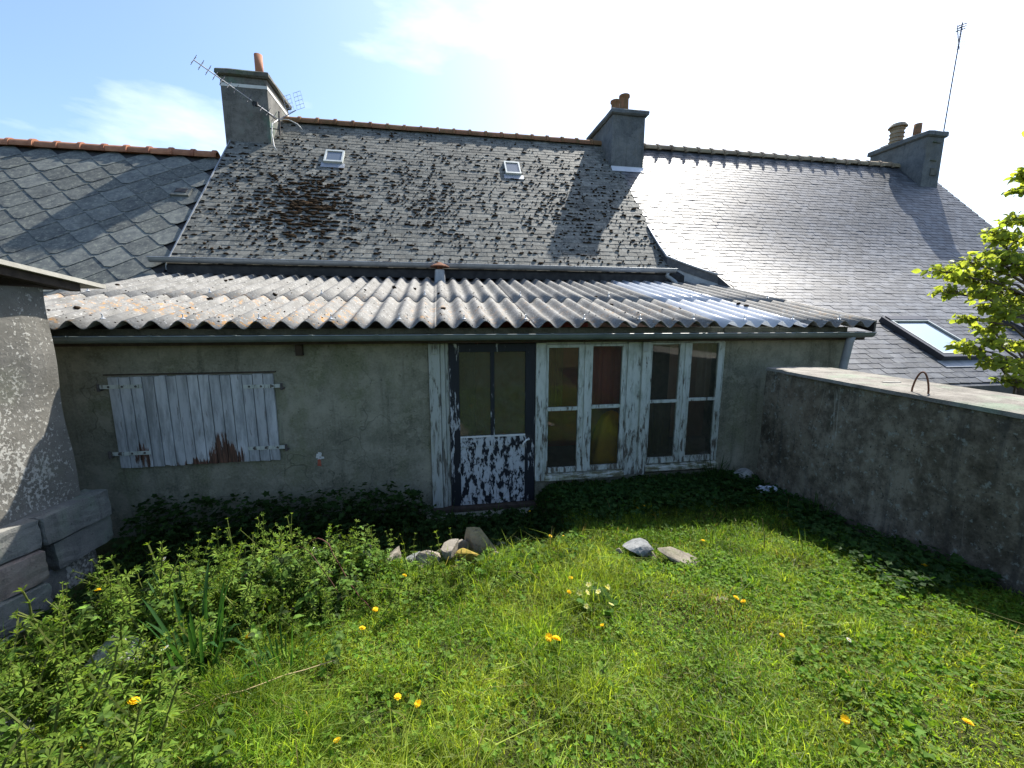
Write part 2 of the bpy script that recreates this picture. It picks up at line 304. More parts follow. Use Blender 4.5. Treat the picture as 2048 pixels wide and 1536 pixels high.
def mat_clear_sheet():
    k = NT('clear_corrugated_plastic')
    t = k.add('ShaderNodeBsdfTranslucent'); t.inputs['Color'].default_value = (0.82, 0.85, 0.88, 1)
    p = k.bsdf(k.ramp(k.noise(6, 5, 0.6, k.vec((1, 0.25, 1))), [(0.3, (0.62, 0.65, 0.72)), (0.7, (0.78, 0.80, 0.83))]), 0.25, 0.6, 0, k.bump(k.noise(12, 3), 0.2, 0.004))
    m = k.add('ShaderNodeMixShader'); m.inputs[0].default_value = 0.55; k.l.new(p, m.inputs[1]); k.l.new(t.outputs[0], m.inputs[2])
    return k.done(m.outputs[0])
M['clear'] = mat_clear_sheet()

def mat_shutter():
    k = NT('white_shutter_paint_with_bare_wood'); x = k.xyz()
    streak = k.noise(11, 6, 0.7, k.vec((2.6, 1, 0.22)), 0.2)
    # bare rotten wood: two places at the foot of the shutters where rain runs
    def patch(cx, cz, sx, sz):
        dx = k.math('DIVIDE', k.math('SUBTRACT', x[0], cx), sx); dz = k.math('DIVIDE', k.math('SUBTRACT', x[2], cz), sz)
        return k.math('SUBTRACT', 1.0, k.math('SQRT', k.math('ADD', k.math('MULTIPLY', dx, dx), k.math('MULTIPLY', dz, dz))))
    p = k.math('MAXIMUM', patch(-2.29, 0.80, 0.22, 0.40), k.math('MULTIPLY', patch(-2.45, 0.80, 0.42, 0.13), 0.9))
    p = k.math('MAXIMUM', p, k.math('MULTIPLY', patch(-3.07, 0.95, 0.085, 0.20), 0.8))
    rot = k.step(k.math('ADD', k.math('MULTIPLY', p, 0.55), k.math('MULTIPLY', k.math('SUBTRACT', streak, 0.5), 1.5)), 0.12, 0.2)
    rot = k.math('MULTIPLY', rot, k.step(p, 0.0, 0.15))
    wood = k.mix(k.step(k.noise(55, 4, 0.6, k.vec((1, 1, 0.06))), 0.4, 0.7), (0.06, 0.035, 0.025), (0.17, 0.085, 0.055))
    paint = k.mix(k.math('MULTIPLY', k.step(k.noise(6, 6, 0.65, k.vec((2.2, 1, 0.4), (0, 0, 3))), 0.40, 0.66), 0.8), (0.47, 0.49, 0.50), (0.22, 0.235, 0.235))
    scr = k.step(k.noise(45, 5, 0.65, k.vec((1, 1, 0.1))), 0.60, 0.68)
    paint = k.mix(k.math('MULTIPLY', scr, 0.8), paint, (0.2, 0.19, 0.18))
    paint = k.mix(1.0, paint, k.attr(), 'MULTIPLY')
    c = k.mix(rot, paint, wood)
    return k.done(k.bsdf(c, 0.65, 0.25, 0, k.bump(k.math('SUBTRACT', k.noise(60, 3, 0.5, k.vec((1, 1, 0.1))), rot), 0.5, 0.003)))
M['shutter'] = mat_shutter()

def mat_ground():
    k = NT('garden_soil')
    c = k.ramp(k.noise(6, 8, 0.7), [(0.3, (0.026, 0.022, 0.012)), (0.5, (0.04, 0.045, 0.016)), (0.72, (0.06, 0.08, 0.022))])
    return k.done(k.bsdf(c, 0.95, 0.1, 0, k.bump(k.noise(30, 6, 0.7), 0.8, 0.02)))
M['ground'] = mat_ground()

# ------------------------------------------------------------------ mesh helpers
class MB:
    def __init__(s): s.v = []; s.f = []; s.t = []
    def add(s, vs, fs, t=1.0):
        b = len(s.v); s.v += [tuple(v) for v in vs]; s.f += [tuple(i+b for i in f) for f in fs]; s.t += [t]*len(vs)
        return s
    def box(s, x0, x1, y0, y1, z0, z1, t=1.0):
        return s.add([(x0, y0, z0), (x1, y0, z0), (x1, y1, z0), (x0, y1, z0), (x0, y0, z1), (x1, y0, z1), (x1, y1, z1), (x0, y1, z1)],
                     [(0, 3, 2, 1), (4, 5, 6, 7), (0, 1, 5, 4), (1, 2, 6, 5), (2, 3, 7, 6), (3, 0, 4, 7)], t)
    def hexa(s, p, t=1.0):   # 8 corners, bottom 4 then top 4
        return s.add(p, [(0, 3, 2, 1), (4, 5, 6, 7), (0, 1, 5, 4), (1, 2, 6, 5), (2, 3, 7, 6), (3, 0, 4, 7)], t)
    def tube(s, pts, r, n=8, t=1.0, cap=True):
        pts = [Vector(p) for p in pts]; rs = r if isinstance(r, (list, tuple)) else [r]*len(pts)
        vs = []; fs = []; a = None
        for i, p in enumerate(pts):
            d = (pts[min(i+1, len(pts)-1)] - pts[max(i-1, 0)]).normalized()
            if a is None: a = d.orthogonal().normalized()
            a = (a - d*a.dot(d)).normalized(); b = d.cross(a)
            for k in range(n):
                an = 2*math.pi*k/n; vs.append(p + (a*math.cos(an)+b*math.sin(an))*rs[i])
        for i in range(len(pts)-1):
            for k in range(n): fs.append((i*n+k, i*n+(k+1) % n, (i+1)*n+(k+1) % n, (i+1)*n+k))
        if cap: fs.append(tuple(range(n-1, -1, -1))); fs.append(tuple(range((len(pts)-1)*n, len(pts)*n)))
        return s.add(vs, fs, t)
    def lathe(s, prof, c, n=20, t=1.0):   # prof [(r,z)] around vertical axis at c
        vs = []; fs = []
        for r, z in prof:
            for k in range(n):
                an = 2*math.pi*k/n; vs.append((c[0]+r*math.cos(an), c[1]+r*math.sin(an), c[2]+z))
        for i in range(len(prof)-1):
            for k in range(n): fs.append((i*n+k, i*n+(k+1) % n, (i+1)*n+(k+1) % n, (i+1)*n+k))
        if prof[0][0] > 1e-4: fs.append(tuple(range(n-1, -1, -1)))
        if prof[-1][0] > 1e-4: fs.append(tuple(range((len(prof)-1)*n, len(prof)*n)))
        return s.add(vs, fs, t)
    def prism(s, poly, x0, x1, t=1.0):   # poly in (y,z), extruded along x
        n = len(poly)
        return s.add([(x0, y, z) for y, z in poly]+[(x1, y, z) for y, z in poly],
                     [tuple(range(n-1, -1, -1)), tuple(range(n, 2*n))]+[(i, (i+1) % n, n+(i+1) % n, n+i) for i in range(n)], t)
    def mesh(s, name, mat, smooth=False):
        me = bpy.data.meshes.new(name); me.from_pydata(s.v, [], s.f); me.update()
        a = me.color_attributes.new('tint', 'FLOAT_COLOR', 'POINT')
        arr = np.array([t if isinstance(t, tuple) else (t, t, t) for t in s.t], np.float32).reshape(-1, 3)
        a.data.foreach_set('color', np.c_[arr, np.ones(len(arr), np.float32)].ravel())
        me.materials.append(mat)
        if smooth: me.shade_smooth()
        else: me.shade_flat()
        return me
    def build(s, name, mat, parent=None, smooth=False, bevel=0.0, kind=None, label=None):
        return link(name, s.mesh(name, mat, smooth), parent, bevel, kind, label)

def link(name, me, parent=None, bevel=0.0, kind=None, label=None, loc=None, rot=None):
    o = bpy.data.objects.new(name, me); COL.objects.link(o)
    if parent is not None:
        o.parent = parent
        if parent.parent is None: o.location = -parent.location      # geometry is written in world coordinates
    if loc is not None: o.location = Vector(loc) + (Vector(o.location))
    if rot is not None: o.rotation_euler = rot
    if bevel:
        b = o.modifiers.new('bevel', 'BEVEL'); b.width = bevel; b.segments = 2; b.limit_method = 'ANGLE'; b.angle_limit = R(40)
    if kind: o['kind'] = kind
    if label: o['label'] = label
    return o

def thing(name, label, cat, loc=(0, 0, 0), group=None):
    o = bpy.data.objects.new(name, None); COL.objects.link(o); o.location = loc
    o.empty_display_size = 0.2
    tag(o, label, cat, group); return o
def tag(o, label, cat, group=None):
    o['label'] = label; o['category'] = cat
    if group: o['group'] = group
    return o

def np_mesh(name, V, T, C, mat, smooth=False):
    me = bpy.data.meshes.new(name); V = np.asarray(V, np.float32); T = np.asarray(T, np.int32)
    me.vertices.add(len(V)); me.vertices.foreach_set('co', V.ravel())
    me.loops.add(T.size); me.loops.foreach_set('vertex_index', T.ravel())
    me.polygons.add(len(T)); me.polygons.foreach_set('loop_start', np.arange(0, T.size, 3, dtype=np.int32))
    me.update(calc_edges=True)
    a = me.color_attributes.new('tint', 'FLOAT_COLOR', 'POINT')
    a.data.foreach_set('color', np.c_[np.asarray(C, np.float32), np.ones(len(V), np.float32)].ravel())
    me.materials.append(mat)
    if smooth: me.shade_smooth()
    else: me.shade_flat()
    return me

def cam_px(p):
    d = Vector(p)-CAM_LOC; z = d.dot(fw)
    if z < 0.1: return (-9999, -9999, z)
    return (1024+836.37*d.dot(rt2)/z, 768-836.37*d.dot(up2)/z, z)

# ------------------------------------------------------------------ ground
EX = np.array([-9, -4, -2.6, -2.16, -1.5, -0.73, 0.04, 0.9, 1.2]); EY = np.array([-1.5, 0.2, 1.5, 2.05, 2.62, 2.95, 3.1, 3.2, 3.4])
def sst(t): t = np.clip(t, 0, 1); return t*t*(3-2*t)
def fnoise(x, y, s=1.0, seed=0.0):
    x = x*s+seed*1.7; y = y*s-seed*2.3
    return (np.sin(1.3*x+0.7*np.sin(1.9*y+1))*np.cos(1.1*y+0.6*np.sin(1.6*x)) + 0.5*np.sin(2.9*x+1.3*y+2)*np.cos(2.3*y-1.1*x) + 0.25*np.sin(6.1*x-2*y)*np.sin(5.3*y+1.2*x+1))/1.4
def ground(x, y):
    x = np.asarray(x, float); y = np.asarray(y, float)
    lawn = np.where(y < 3.15, 0.42+0.18*(3.15-np.maximum(y, -14)), 0.42-0.065*(y-3.15))
    lawn = np.where(y < 0, 0.42+0.18*3.15+0.12*np.minimum(-y, 14), lawn)
    e = np.interp(x, EX, EY)
    k = sst((y-e)/0.42+0.25) * (1-sst((x-1.02)/0.28))          # the sunken passage before the door
    mound = (0.06+0.19*sst((-x-.1)/.5)*sst((x+2.2)/.5))*np.exp(-((y-e+0.16)/0.26)**2)*(1-sst((x-1.0)/0.3))
    pas = 0.05+0.02*fnoise(x, y, 2.2, 3)
    z = lawn*(1-k)+pas*k+mound
    z = z+0.025*fnoise(x, y, 1.6, 1)+0.012*fnoise(x, y, 4.5, 2)
    z = np.where(y > 4.78, -0.06, z)
    return np.where((x > 4.3) & (y <= 4.78), np.minimum(z, 0.35), z)
def gz(x, y): return float(ground(x, y))
xs = np.unique(np.r_[np.linspace(-150, -5, 14), np.linspace(-5, 5.5, 150), np.linspace(5.5, 150, 14)])
ys = np.unique(np.r_[np.linspace(-150, -2, 14), np.linspace(-2, 4.76, 100), 4.8, np.linspace(5, 200, 12)])
gx, gy = np.meshgrid(xs, ys); V = np.c_[gx.ravel(), gy.ravel(), ground(gx, gy).ravel()]
nx, ny = len(xs), len(ys)
ii = (np.arange(ny-1)[:, None]*nx+np.arange(nx-1)[None, :]).ravel()
T = np.r_[np.c_[ii, ii+1, ii+nx+1], np.c_[ii, ii+nx+1, ii+nx]]
g = link('ground', np_mesh('ground', V, T, np.ones((len(V), 3)), M['ground'], True)); g['kind'] = 'structure'

# ------------------------------------------------------------------ houses and their slate roofs
P46 = R(46); T46 = math.tan(P46)
def z_main(y): return 3.35+(y-8.2)*T46
RY, RZ = 11.75, z_main(11.75)
PROF = [(11.75, RZ), (9.4, z_main(9.4))]          # straight above, then a long soft sweep to the flatter foot
for _i in range(1, 13):
    _y0, _z0 = PROF[-1]; _ym = _y0-.075; _s = .586+(T46-.586)*max(0, min(1, (_ym-7.6)/1.8)); PROF.append((_y0-.15, _z0-.15*_s))
PROF.append((4.7, PROF[-1][1]-.586*(PROF[-1][0]-4.7)))
def z_right(y): return float(np.interp(-y, [-a for a, _ in PROF], [b for _, b in PROF]))

def slate_variants(name, mat, w, ln, th, n=8, lo=0.72, hi=1.25, clip=0.0):
    out = []
    for i in range(n):
        j = lambda a: random.uniform(-a, a)
        m = MB(); x0, x1 = -w/2+0.003+j(.002), w/2-0.003+j(.002)
        c0, c1 = clip*random.uniform(.5, 1.3), clip*random.uniform(.5, 1.3)
        base = [(x0, c0+j(.004)), (x0+c0, j(.005)), (x1-c1, j(.005)), (x1, c1+j(.004)), (x1, ln), (x0, ln)]
        nb = len(base); wz = [j(.0012) for _ in base]
        vs = [(x, y, wz[q]) for q, (x, y) in enumerate(base)]+[(x, y, th+wz[q]) for q, (x, y) in enumerate(base)]
        fs = [tuple(range(nb-1, -1, -1)), tuple(range(nb, 2*nb))]+[(q, (q+1) % nb, nb+(q+1) % nb, nb+q) for q in range(nb)]
        tt = random.uniform(lo, hi); wmt = random.uniform(-.03, .03)
        m.add(vs, fs, (tt*(1+wmt), tt, tt*(1-wmt))); out.append(m.mesh(name, mat))
    return out

def lay_slates(roof, name, variants, places, visible, nmax=300):
    """places: (point, rotation); the nmax that show largest become parts, the rest one stuff part"""
    sc = []
    for p, r in places:
        x, y, z = cam_px(p)
        sc.append(z if (visible(x, y) and z > 0) else 1e6+z)
    order = np.argsort(sc)
    rest = []
    for n_, i in enumerate(order):
        p, r = places[i]; me = random.choice(variants)
        if n_ < nmax and sc[i] < 1e6:
            link(name, me, roof, loc=p, rot=r)
        else: rest.append((p, r, me))
    if rest:
        V = []; T = []; C = []; b = 0
        cache = {}
        for p, r, me in rest:
            if me.name not in cache:
                me.calc_loop_triangles()
                v = np.zeros(len(me.vertices)*3, np.float32); me.vertices.foreach_get('co', v)
                t = np.zeros(len(me.loop_triangles)*3, np.int32); me.loop_triangles.foreach_get('vertices', t)
                c = np.zeros(len(me.vertices)*4, np.float32); me.color_attributes['tint'].data.foreach_get('color', c)
                cache[me.name] = (v.reshape(-1, 3), t.reshape(-1, 3), c.reshape(-1, 4)[:, :3])
            v, t, c = cache[me.name]; mt = np.array(r.to_matrix())
            V.append(v@mt.T+np.array(p)); T.append(t+b); C.append(c); b += len(v)
        link(name, np_mesh(name+'_field', np.concatenate(V), np.concatenate(T), np.concatenate(C), variants[0].materials[0]), roof, kind='stuff')

def ridge_run(roof, x0, x1, y, z, step, mat, name='ridge_tile', tooth=False, sag=0.0):
    vr = []
    for q in range(4):
        m = MB(); tt = random.uniform(.75, 1.2); n = 12
        def arc(r0, r1, xa, xb, drop):
            vs = []
            for x in (xa, xb):
                for r in (r0, r1):
                    for i in range(n+1):
                        a = math.pi*(-0.06+1.12*i/n); vs.append((x, -r*math.cos(a), r*math.sin(a)-drop))
            k = n+1; fs = []
            for i in range(n):
                fs += [(i, i+1, 2*k+i+1, 2*k+i), (k+i, 3*k+i, 3*k+i+1, k+i+1), (i, k+i, k+i+1, i+1), (2*k+i, 2*k+i+1, 3*k+i+1, 3*k+i)]
            for e in (0, n): fs.append((e, 2*k+e, 3*k+e, k+e) if e == 0 else (e, k+e, 3*k+e, 2*k+e))
            m.add(vs, fs, (tt, tt*random.uniform(.93, 1.03), tt*.97))
        arc(.105, .122, 0, step-.004, 0.06)
        arc(.122, .145, step-.075, step-.012, 0.06)
        if tooth: m.box(step-.075, step-.012, -.215, -.125, -.125, -.05, tt)
        vr.append(m.mesh(name, mat, False))
    x = x0; i = 0
    while x < x1-0.1:
        link(name, random.choice(vr), roof, loc=(x, y+random.uniform(-.008, .008), z+random.uniform(-.006, .006)+sag*math.sin(math.pi*(x-x0)/(x1-x0))),
             rot=Euler((random.uniform(-.03, .03), random.uniform(-.01, .01), random.uniform(-.01, .01))))
        x += step; i += 1

def slope_rot(p, tilt=0.0, jit=0.0055): return Euler((p-tilt+random.gauss(0, jit*.45), random.gauss(0, jit*.4), random.gauss(0, jit*.6)))

# ---- main house
XL, XR = -4.47, 4.68
house = thing('main_house', 'old house with a mossy slate roof and terracotta ridge, behind the corrugated lean-to', 'house', (0, 10, 0))
MB().box(XL+.05, XR+.6, 8.38, 8.62, -.2, 3.42).box(XL+.05, XR+.6, 14.9, 15.1, -.2, 3.3).box(XL+.05, XL+.3, 8.62, 14.9, -.2, 3.3).build('wall', M['mainwall'], house)
roof = MB().add([(XL, 8.1, z_main(8.1)-.03), (XR+.7, 8.1, z_main(8.1)-.03), (XR+.7, RY, RZ-.03), (XL, RY, RZ-.03),
                 (XL, 8.1, z_main(8.1)-.16), (XR+.7, 8.1, z_main(8.1)-.16), (XR+.7, RY, RZ-.18), (XL, RY, RZ-.18),
                 (XL, 15.3, z_main(8.2)), (XR+.7, 15.3, z_main(8.2)), (XL, 15.3, z_main(8.2)-.13), (XR+.7, 15.3, z_main(8.2)-.13)],
                [(0, 1, 2, 3), (3, 2, 9, 8), (4, 7, 6, 5), (7, 10, 11, 6), (0, 4, 5, 1), (8, 9, 11, 10), (0, 3, 7, 4), (3, 8, 10, 7), (1, 5, 6, 2), (2, 6, 11, 9)]).build('roof', M['deck'], house)
sv = slate_variants('slate', M['slate_main'], 0.205, 0.21, 0.009, 10, 0.7, 1.25, clip=0.004)
pl = []; ex = 0.128; L = (RY-8.12)/math.cos(P46); r_ = 0; s_ = 0.0
MOSS = []
while s_ < L-0.10:
    y = 8.12+s_*math.cos(P46); z = z_main(y)
    x = XL+0.1+(0.1025 if r_ % 2 else 0)
    while x < XR:
        pl.append((Vector((x+random.gauss(0, .003), y, z-0.012+random.gauss(0, .0015))), slope_rot(P46, 0.036)))
        x += 0.205
    s_ += ex; r_ += 1
lay_slates(roof, 'slate', sv, pl, lambda x, y: 340 < x < 1345 and 240 < y < 545)
# verge board on the left edge
MB().add([(XL-.010, 8.1, z_main(8.1)-.10), (XL+.012, 8.1, z_main(8.1)-.10), (XL+.012, RY, RZ-.10), (XL-.012, RY, RZ-.10),
          (XL-.010, 8.1, z_main(8.1)+.012), (XL+.012, 8.1, z_main(8.1)+.022), (XL+.012, RY, RZ+.022), (XL-.012, RY, RZ+.022)],
         [(0, 3, 2, 1), (4, 5, 6, 7), (0, 1, 5, 4), (1, 2, 6, 5), (2, 3, 7, 6), (3, 0, 4, 7)]).build('verge_strip', M['zinc'], house)
ridge_run(roof, -3.55, 4.5, RY, RZ+.03, 0.41, M['terra_moss'])

# moss cushions on the main roof
def blob_arrays(n=1):
    t = (1+5**.5)/2
    v = np.array([(-1, t, 0), (1, t, 0), (-1, -t, 0), (1, -t, 0), (0, -1, t), (0, 1, t), (0, -1, -t), (0, 1, -t), (t, 0, -1), (t, 0, 1), (-t, 0, -1), (-t, 0, 1)])/math.sqrt(1+t*t)
    f = np.array([(0, 11, 5), (0, 5, 1), (0, 1, 7), (0, 7, 10), (0, 10, 11), (1, 5, 9), (5, 11, 4), (11, 10, 2), (10, 7, 6), (7, 1, 8), (3, 9, 4), (3, 4, 2), (3, 2, 6), (3, 6, 8), (3, 8, 9), (4, 9, 5), (2, 4, 11), (6, 2, 10), (8, 6, 7), (9, 8, 1)])
    return v, f
BV, BF = blob_arrays()
mv, mt, mc, b = [], [], [], 0
ux = np.array((1, 0, 0)); uy = np.array((0, math.cos(P46), math.sin(P46))); un = np.array((0, -math.sin(P46), math.cos(P46)))
nrows = int((L-.1)/ex)
for row in range(nrows):
    for q in range(215):
        x = random.uniform(XL+.06, XR-.05); s0 = row*ex
        fr = s0/L
        d = 0.17+0.55*math.exp(-((fr-.42)/.25)**2)*(0.55+0.45*math.sin(x*2.1+1+2*fr))
        d += 0.9*math.exp(-((x+2.9)/1.0)**2-((fr-.34)/.17)**2)
        hv = math.exp(-((x+2.45)/.62)**2-((fr-.33)/.17)**2)
        if fr > .8: d *= .35
        if x > 3.2: d *= .75
        if random.random() > (d*.85+.12)*(.8 if fr < .8 else .5)+hv*.95: continue
        r1 = random.uniform(.011, .028)*(1+hv*.5); el = random.choice((1, 1, 1.2, 1.8, 2.6))*(1+hv*.8)
        y_off = s0+random.choice((random.gauss(0.004, .008), random.gauss(.004, .008), random.uniform(.01, .1)))
        p = np.array((x, 8.12, z_main(8.12)))+uy*y_off+un*(.004+r1*.18)
        loc = BV*(1+RNG.normal(0, .16, (12, 1)))
        vv = p+loc[:, :1]*ux*r1*el+loc[:, 1:2]*uy*r1*random.uniform(.7, 1.2)+loc[:, 2:]*un*r1*random.uniform(.45, .8)
        tt = random.uniform(.5, 1.5); mv.append(vv); mt.append(BF+b); mc.append(np.tile((tt*1.1, tt, tt*.9), (12, 1))); b += 12
link('moss', np_mesh('moss', np.concatenate(mv), np.concatenate(mt), np.concatenate(mc), M['moss'], True), roof, kind='stuff', label='dark brown moss cushions along the slate edges')

def half_gutter(name, x0, x1, yc, zt, r, mat, parent, brackets, bw=.03, endcaps=True, seg=12):
    m = MB(); th = .004
    prof = [(yc-r*math.cos(math.pi*i/seg), zt-r*math.sin(math.pi*i/seg)) for i in range(seg+1)]
    inn = [(yc-(r-th)*math.cos(math.pi*i/seg), zt-(r-th)*math.sin(math.pi*i/seg)) for i in range(seg+1)]
    m.prism(prof+inn[::-1], x0, x1)
    m.tube([(x0, yc-r-.002, zt+.002), (x1, yc-r-.002, zt+.002)], .008, 8)
    if endcaps:
        for x in (x0, x1-.004): m.prism([(y+0, z) for y, z in inn], x, x+.004)
    gobj = m.build(name, mat, parent, smooth=False)
    for x in brackets:
        bm_ = MB(); rr = r+.005
        pr = [(yc-rr*math.cos(math.pi*i/seg), zt+.004-rr*math.sin(math.pi*i/seg)) for i in range(seg+1)]
        pi_ = [(yc-(r+.0005)*math.cos(math.pi*i/seg), zt+.004-(r+.0005)*math.sin(math.pi*i/seg)) for i in range(seg+1)]
        bm_.prism(pr+pi_[::-1], x-bw/2, x+bw/2); bm_.box(x-bw/2, x+bw/2, yc-r-.016, yc-r+.01, zt+.003, zt+.014)
        bm_.build('gutter_bracket', mat, gobj)
    return gobj
gm = half_gutter('gutter', XL-.2, XR+.08, 8.06, 3.335, .075, M['zinc'], house, [-4.0, -2.9, -1.8, -.7, .4, 1.5, 2.6, 3.7])
MB().tube([(4.6, 8.06, 3.27), (4.6, 8.08, 3.2), (4.68, 8.05, 3.14), (4.72, 7.98, 3.08), (4.72, 7.9, 3.02)], .04, 10).build('gutter_outlet', M['pvc_pipe'], house, True)
MB().box(XL+.05, XR, 8.2, 8.375, 3.25, 3.33).build('eaves_board', M['wood_dark'], house)

def chimney(parent, x0, x1, y0, y1, zb, zt, mat, capmat, cap=.07, capt=.13, name='chimney', bevel=.012):
    o = MB().box(x0, x1, y0, y1, zb, zt-capt).build(name, mat, parent, bevel=bevel)
    m = MB(); s = 4
    # weathered cap slab with an uneven lip
    px = [x0-cap+(x1-x0+2*cap)*i/s for i in range(s+1)]; py = [y0-cap+(y1-y0+2*cap)*i/s for i in range(s+1)]
    ring = [(x, py[0]) for x in px]+[(px[-1], y) for y in py[1:]]+[(x, py[-1]) for x in px[::-1][1:]]+[(px[0], y) for y in py[::-1][1:-1]]
    n = len(ring); vsl = []
    for lv, (zz, off) in enumerate(((zt-capt, .035), (zt-capt+.03, 0), (zt-.025, 0), (zt, .03))):
        for x, y in ring:
            cx, cy = (x0+x1)/2, (y0+y1)/2; k = off
            dx = -k if x > cx else k; dy = -k if y > cy else k
            vsl.append((x+dx+random.uniform(-.01, .01), y+dy+random.uniform(-.01, .01), zz+random.uniform(-.008, .008)))
    fs = [tuple(range(n-1, -1, -1)), tuple(range(3*n, 4*n))]
    for l_ in range(3):
        for i in range(n): fs.append((l_*n+i, l_*n+(i+1) % n, (l_+1)*n+(i+1) % n, (l_+1)*n+i))
    m.add(vsl, fs).build('cap', capmat, o)
    return o
def pot(parent, x, y, z, r, h, mat, lip=True):
    pr = [(r*1.05, -.03), (r, h*.5), (r*.97, h-.09), (r*1.0, h-.08), (r*1.22, h-.06), (r*1.22, h-.01), (r*1.05, h), (r*.82, h), (r*.8, h-.12), (0.001, h-.12)] if lip else \
         [(r*1.0, -.03), (r*1.0, h), (r*.84, h), (r*.82, h-.15), (0.001, h-.15)]
    MB().lathe(pr, (x, y, z), 18).build('chimney_pot', mat, parent, True)
cl = chimney(house, -4.56, -3.62, 10.98, 12.38, 5.6, 7.67, M['chimney'], M['cap'])
pot(cl, -3.87, 11.35, 7.66, .085, .54, M['terra'], False)
# pale painted band round the left chimney
MB().box(-4.566, -3.614, 10.974, 10.984, 7.335, 7.40).box(-3.622, -3.612, 10.984, 12.386, 7.335, 7.40).build('painted_band', M['white_paint'], cl)
cm_ = chimney(house, 4.47, 5.35, 10.92, 12.62, 5.6, 7.56, M['chimney_blue'], M['chimney_blue'], cap=.07)
pot(cm_, 4.93, 11.9, 7.54, .115, .68, M['terra_moss'])
pot(cm_, 4.90, 11.25, 7.54, .115, .51, M['terra_moss'])
MB().box(4.46, 5.36, 10.895, 10.92, z_main(10.9)-.02, z_main(10.9)+.06).add([(4.46, 10.80, z_main(10.80)+.016), (5.36, 10.80, z_main(10.80)+.016), (5.36, 10.895, z_main(10.895)+.05), (4.46, 10.895, z_main(10.895)+.05)], [(0, 1, 2, 3)]).build('flashing', M['zinc_light'], cm_)

def skylight(parent, x0, x1, ya, yb):
    def pt(x, y, h): n = Vector((0, -math.sin(P46), math.cos(P46))); return Vector((x, y, z_main(y)))+n*h
    m = MB(); w = .035
    def bar(xa, xb, y0, y1, h0, h1): m.hexa([pt(xa, y0, h0), pt(xb, y0, h0), pt(xb, y1, h0), pt(xa, y1, h0), pt(xa, y0, h1), pt(xb, y0, h1), pt(xb, y1, h1), pt(xa, y1, h1)])
    bar(x0, x0+w, ya, yb, 0, .06); bar(x1-w, x1, ya, yb, 0, .06); bar(x0+w, x1-w, ya, ya+w, 0, .06); bar(x0+w, x1-w, yb-w, yb, 0, .06)
    f = m.build('skylight', M['lightframe'], parent)
    m = MB(); bar(x0+w, x1-w, ya+w, yb-w, .03, .04); m.build('pane', M['skypane'], f)
    m = MB(); bar(x0-.05, x1+.05, ya-.12, ya, .004, .016); m.build('flashing', M['zinc'], f)
k = NT('skylight_pane'); M['skypane'] = k.done(k.bsdf((0.10, 0.12, 0.14), 0.12, 0.9))
k = NT('bright_roof_window_pane'); M['velux'] = k.done(k.bsdf((0.62, 0.68, 0.74), 0.04, 1.0, 0.9))
skylight(house, -2.42, -2.02, 10.49, 10.83)
skylight(house, 1.655, 2.03, 10.465, 10.83)

# ---- left house
lh = thing('left_house', 'lower house at the left with diamond fibre-cement slates and a clean terracotta ridge', 'house', (-9, 10, 0))
LO = -0.045; LY = 10.58
def z_left(y): return z_main(y)+LO-.03
LX0, LX1 = -14.0, XL-.03
MB().box(LX0, LX1, 7.4, 7.6, -.2, z_left(7.5)-.1).box(LX0, LX1, 13.9, 14.1, -.2, z_left(7.5)-.1).build('wall', M['mainwall'], lh)
lroof = MB().add([(LX0, 6.9, z_left(6.9)-.02), (LX1, 6.9, z_left(6.9)-.02), (LX1, LY, z_left(LY)-.02), (LX0, LY, z_left(LY)-.02),
                  (LX0, 6.9, z_left(6.9)-.14), (LX1, 6.9, z_left(6.9)-.14), (LX1, LY, z_left(LY)-.16), (LX0, LY, z_left(LY)-.16),
                  (LX0, 14.3, z_left(6.9)), (LX1, 14.3, z_left(6.9)), (LX0, 14.3, z_left(6.9)-.13), (LX1, 14.3, z_left(6.9)-.13)],
                 [(0, 1, 2, 3), (3, 2, 9, 8), (4, 7, 6, 5), (7, 10, 11, 6), (0, 4, 5, 1), (8, 9, 11, 10), (0, 3, 7, 4), (3, 8, 10, 7), (1, 5, 6, 2), (2, 6, 11, 9)]).build('roof', M['deck'], lh)
def diamond_variants():
    out = []
    for i in range(8):
        m = MB(); h = .325; j = lambda a: random.uniform(-a, a); c = .05
        base = [(-c, -h+c), (c, -h+c), (h, 0), (.03, h-.03), (-.03, h-.03), (-h, 0)]
        base = [(x+j(.004), y+j(.004)) for x, y in base]; nb = 6; th = .007
        lift = [.010, .010, .004, 0, 0, .004]
        vs = [(x, y, lift[q]) for q, (x, y) in enumerate(base)]+[(x, y, th+lift[q]) for q, (x, y) in enumerate(base)]
        fs = [tuple(range(nb-1, -1, -1)), tuple(range(nb, 2*nb))]+[(q, (q+1) % nb, nb+(q+1) % nb, nb+q) for q in range(nb)]
        tt = random.uniform(.8, 1.2); out.append(m.add(vs, fs, tt).mesh('slate', M['slate_left']))
    return out
dv = diamond_variants(); pl = []; D = .60; Ls = (LY-6.95)/math.cos(P46); r_ = 0; s_ = .12
while s_ < Ls-.05:
    y = 6.95+s_*math.cos(P46); x = LX0+.3+(D/2 if r_ % 2 else 0)
    while x < LX1-.05:
        p = Vector((x, y, z_left(y))); n = Vector((0, -math.sin(P46), math.cos(P46)))
        if x < LX1-.2: pl.append((p+n*(.004+random.uniform(0, .002)), slope_rot(P46, 0.012, .004)))
        x += D
    s_ += D/2; r_ += 1
lay_slates(lroof, 'slate', dv, pl, lambda x, y: -60 < x < 460 and 270 < y < 620)
ridge_run(lroof, LX0, LX1-.05, LY, z_left(LY)+.05, 0.41, M['terra'])
n46 = Vector((0, -math.sin(P46), math.cos(P46))); u46 = Vector((0, math.cos(P46), math.sin(P46)))
def on_left(x, y, h): return Vector((x, y, z_left(y)))+n46*h
c0 = on_left(-4.86, 9.62, 0)
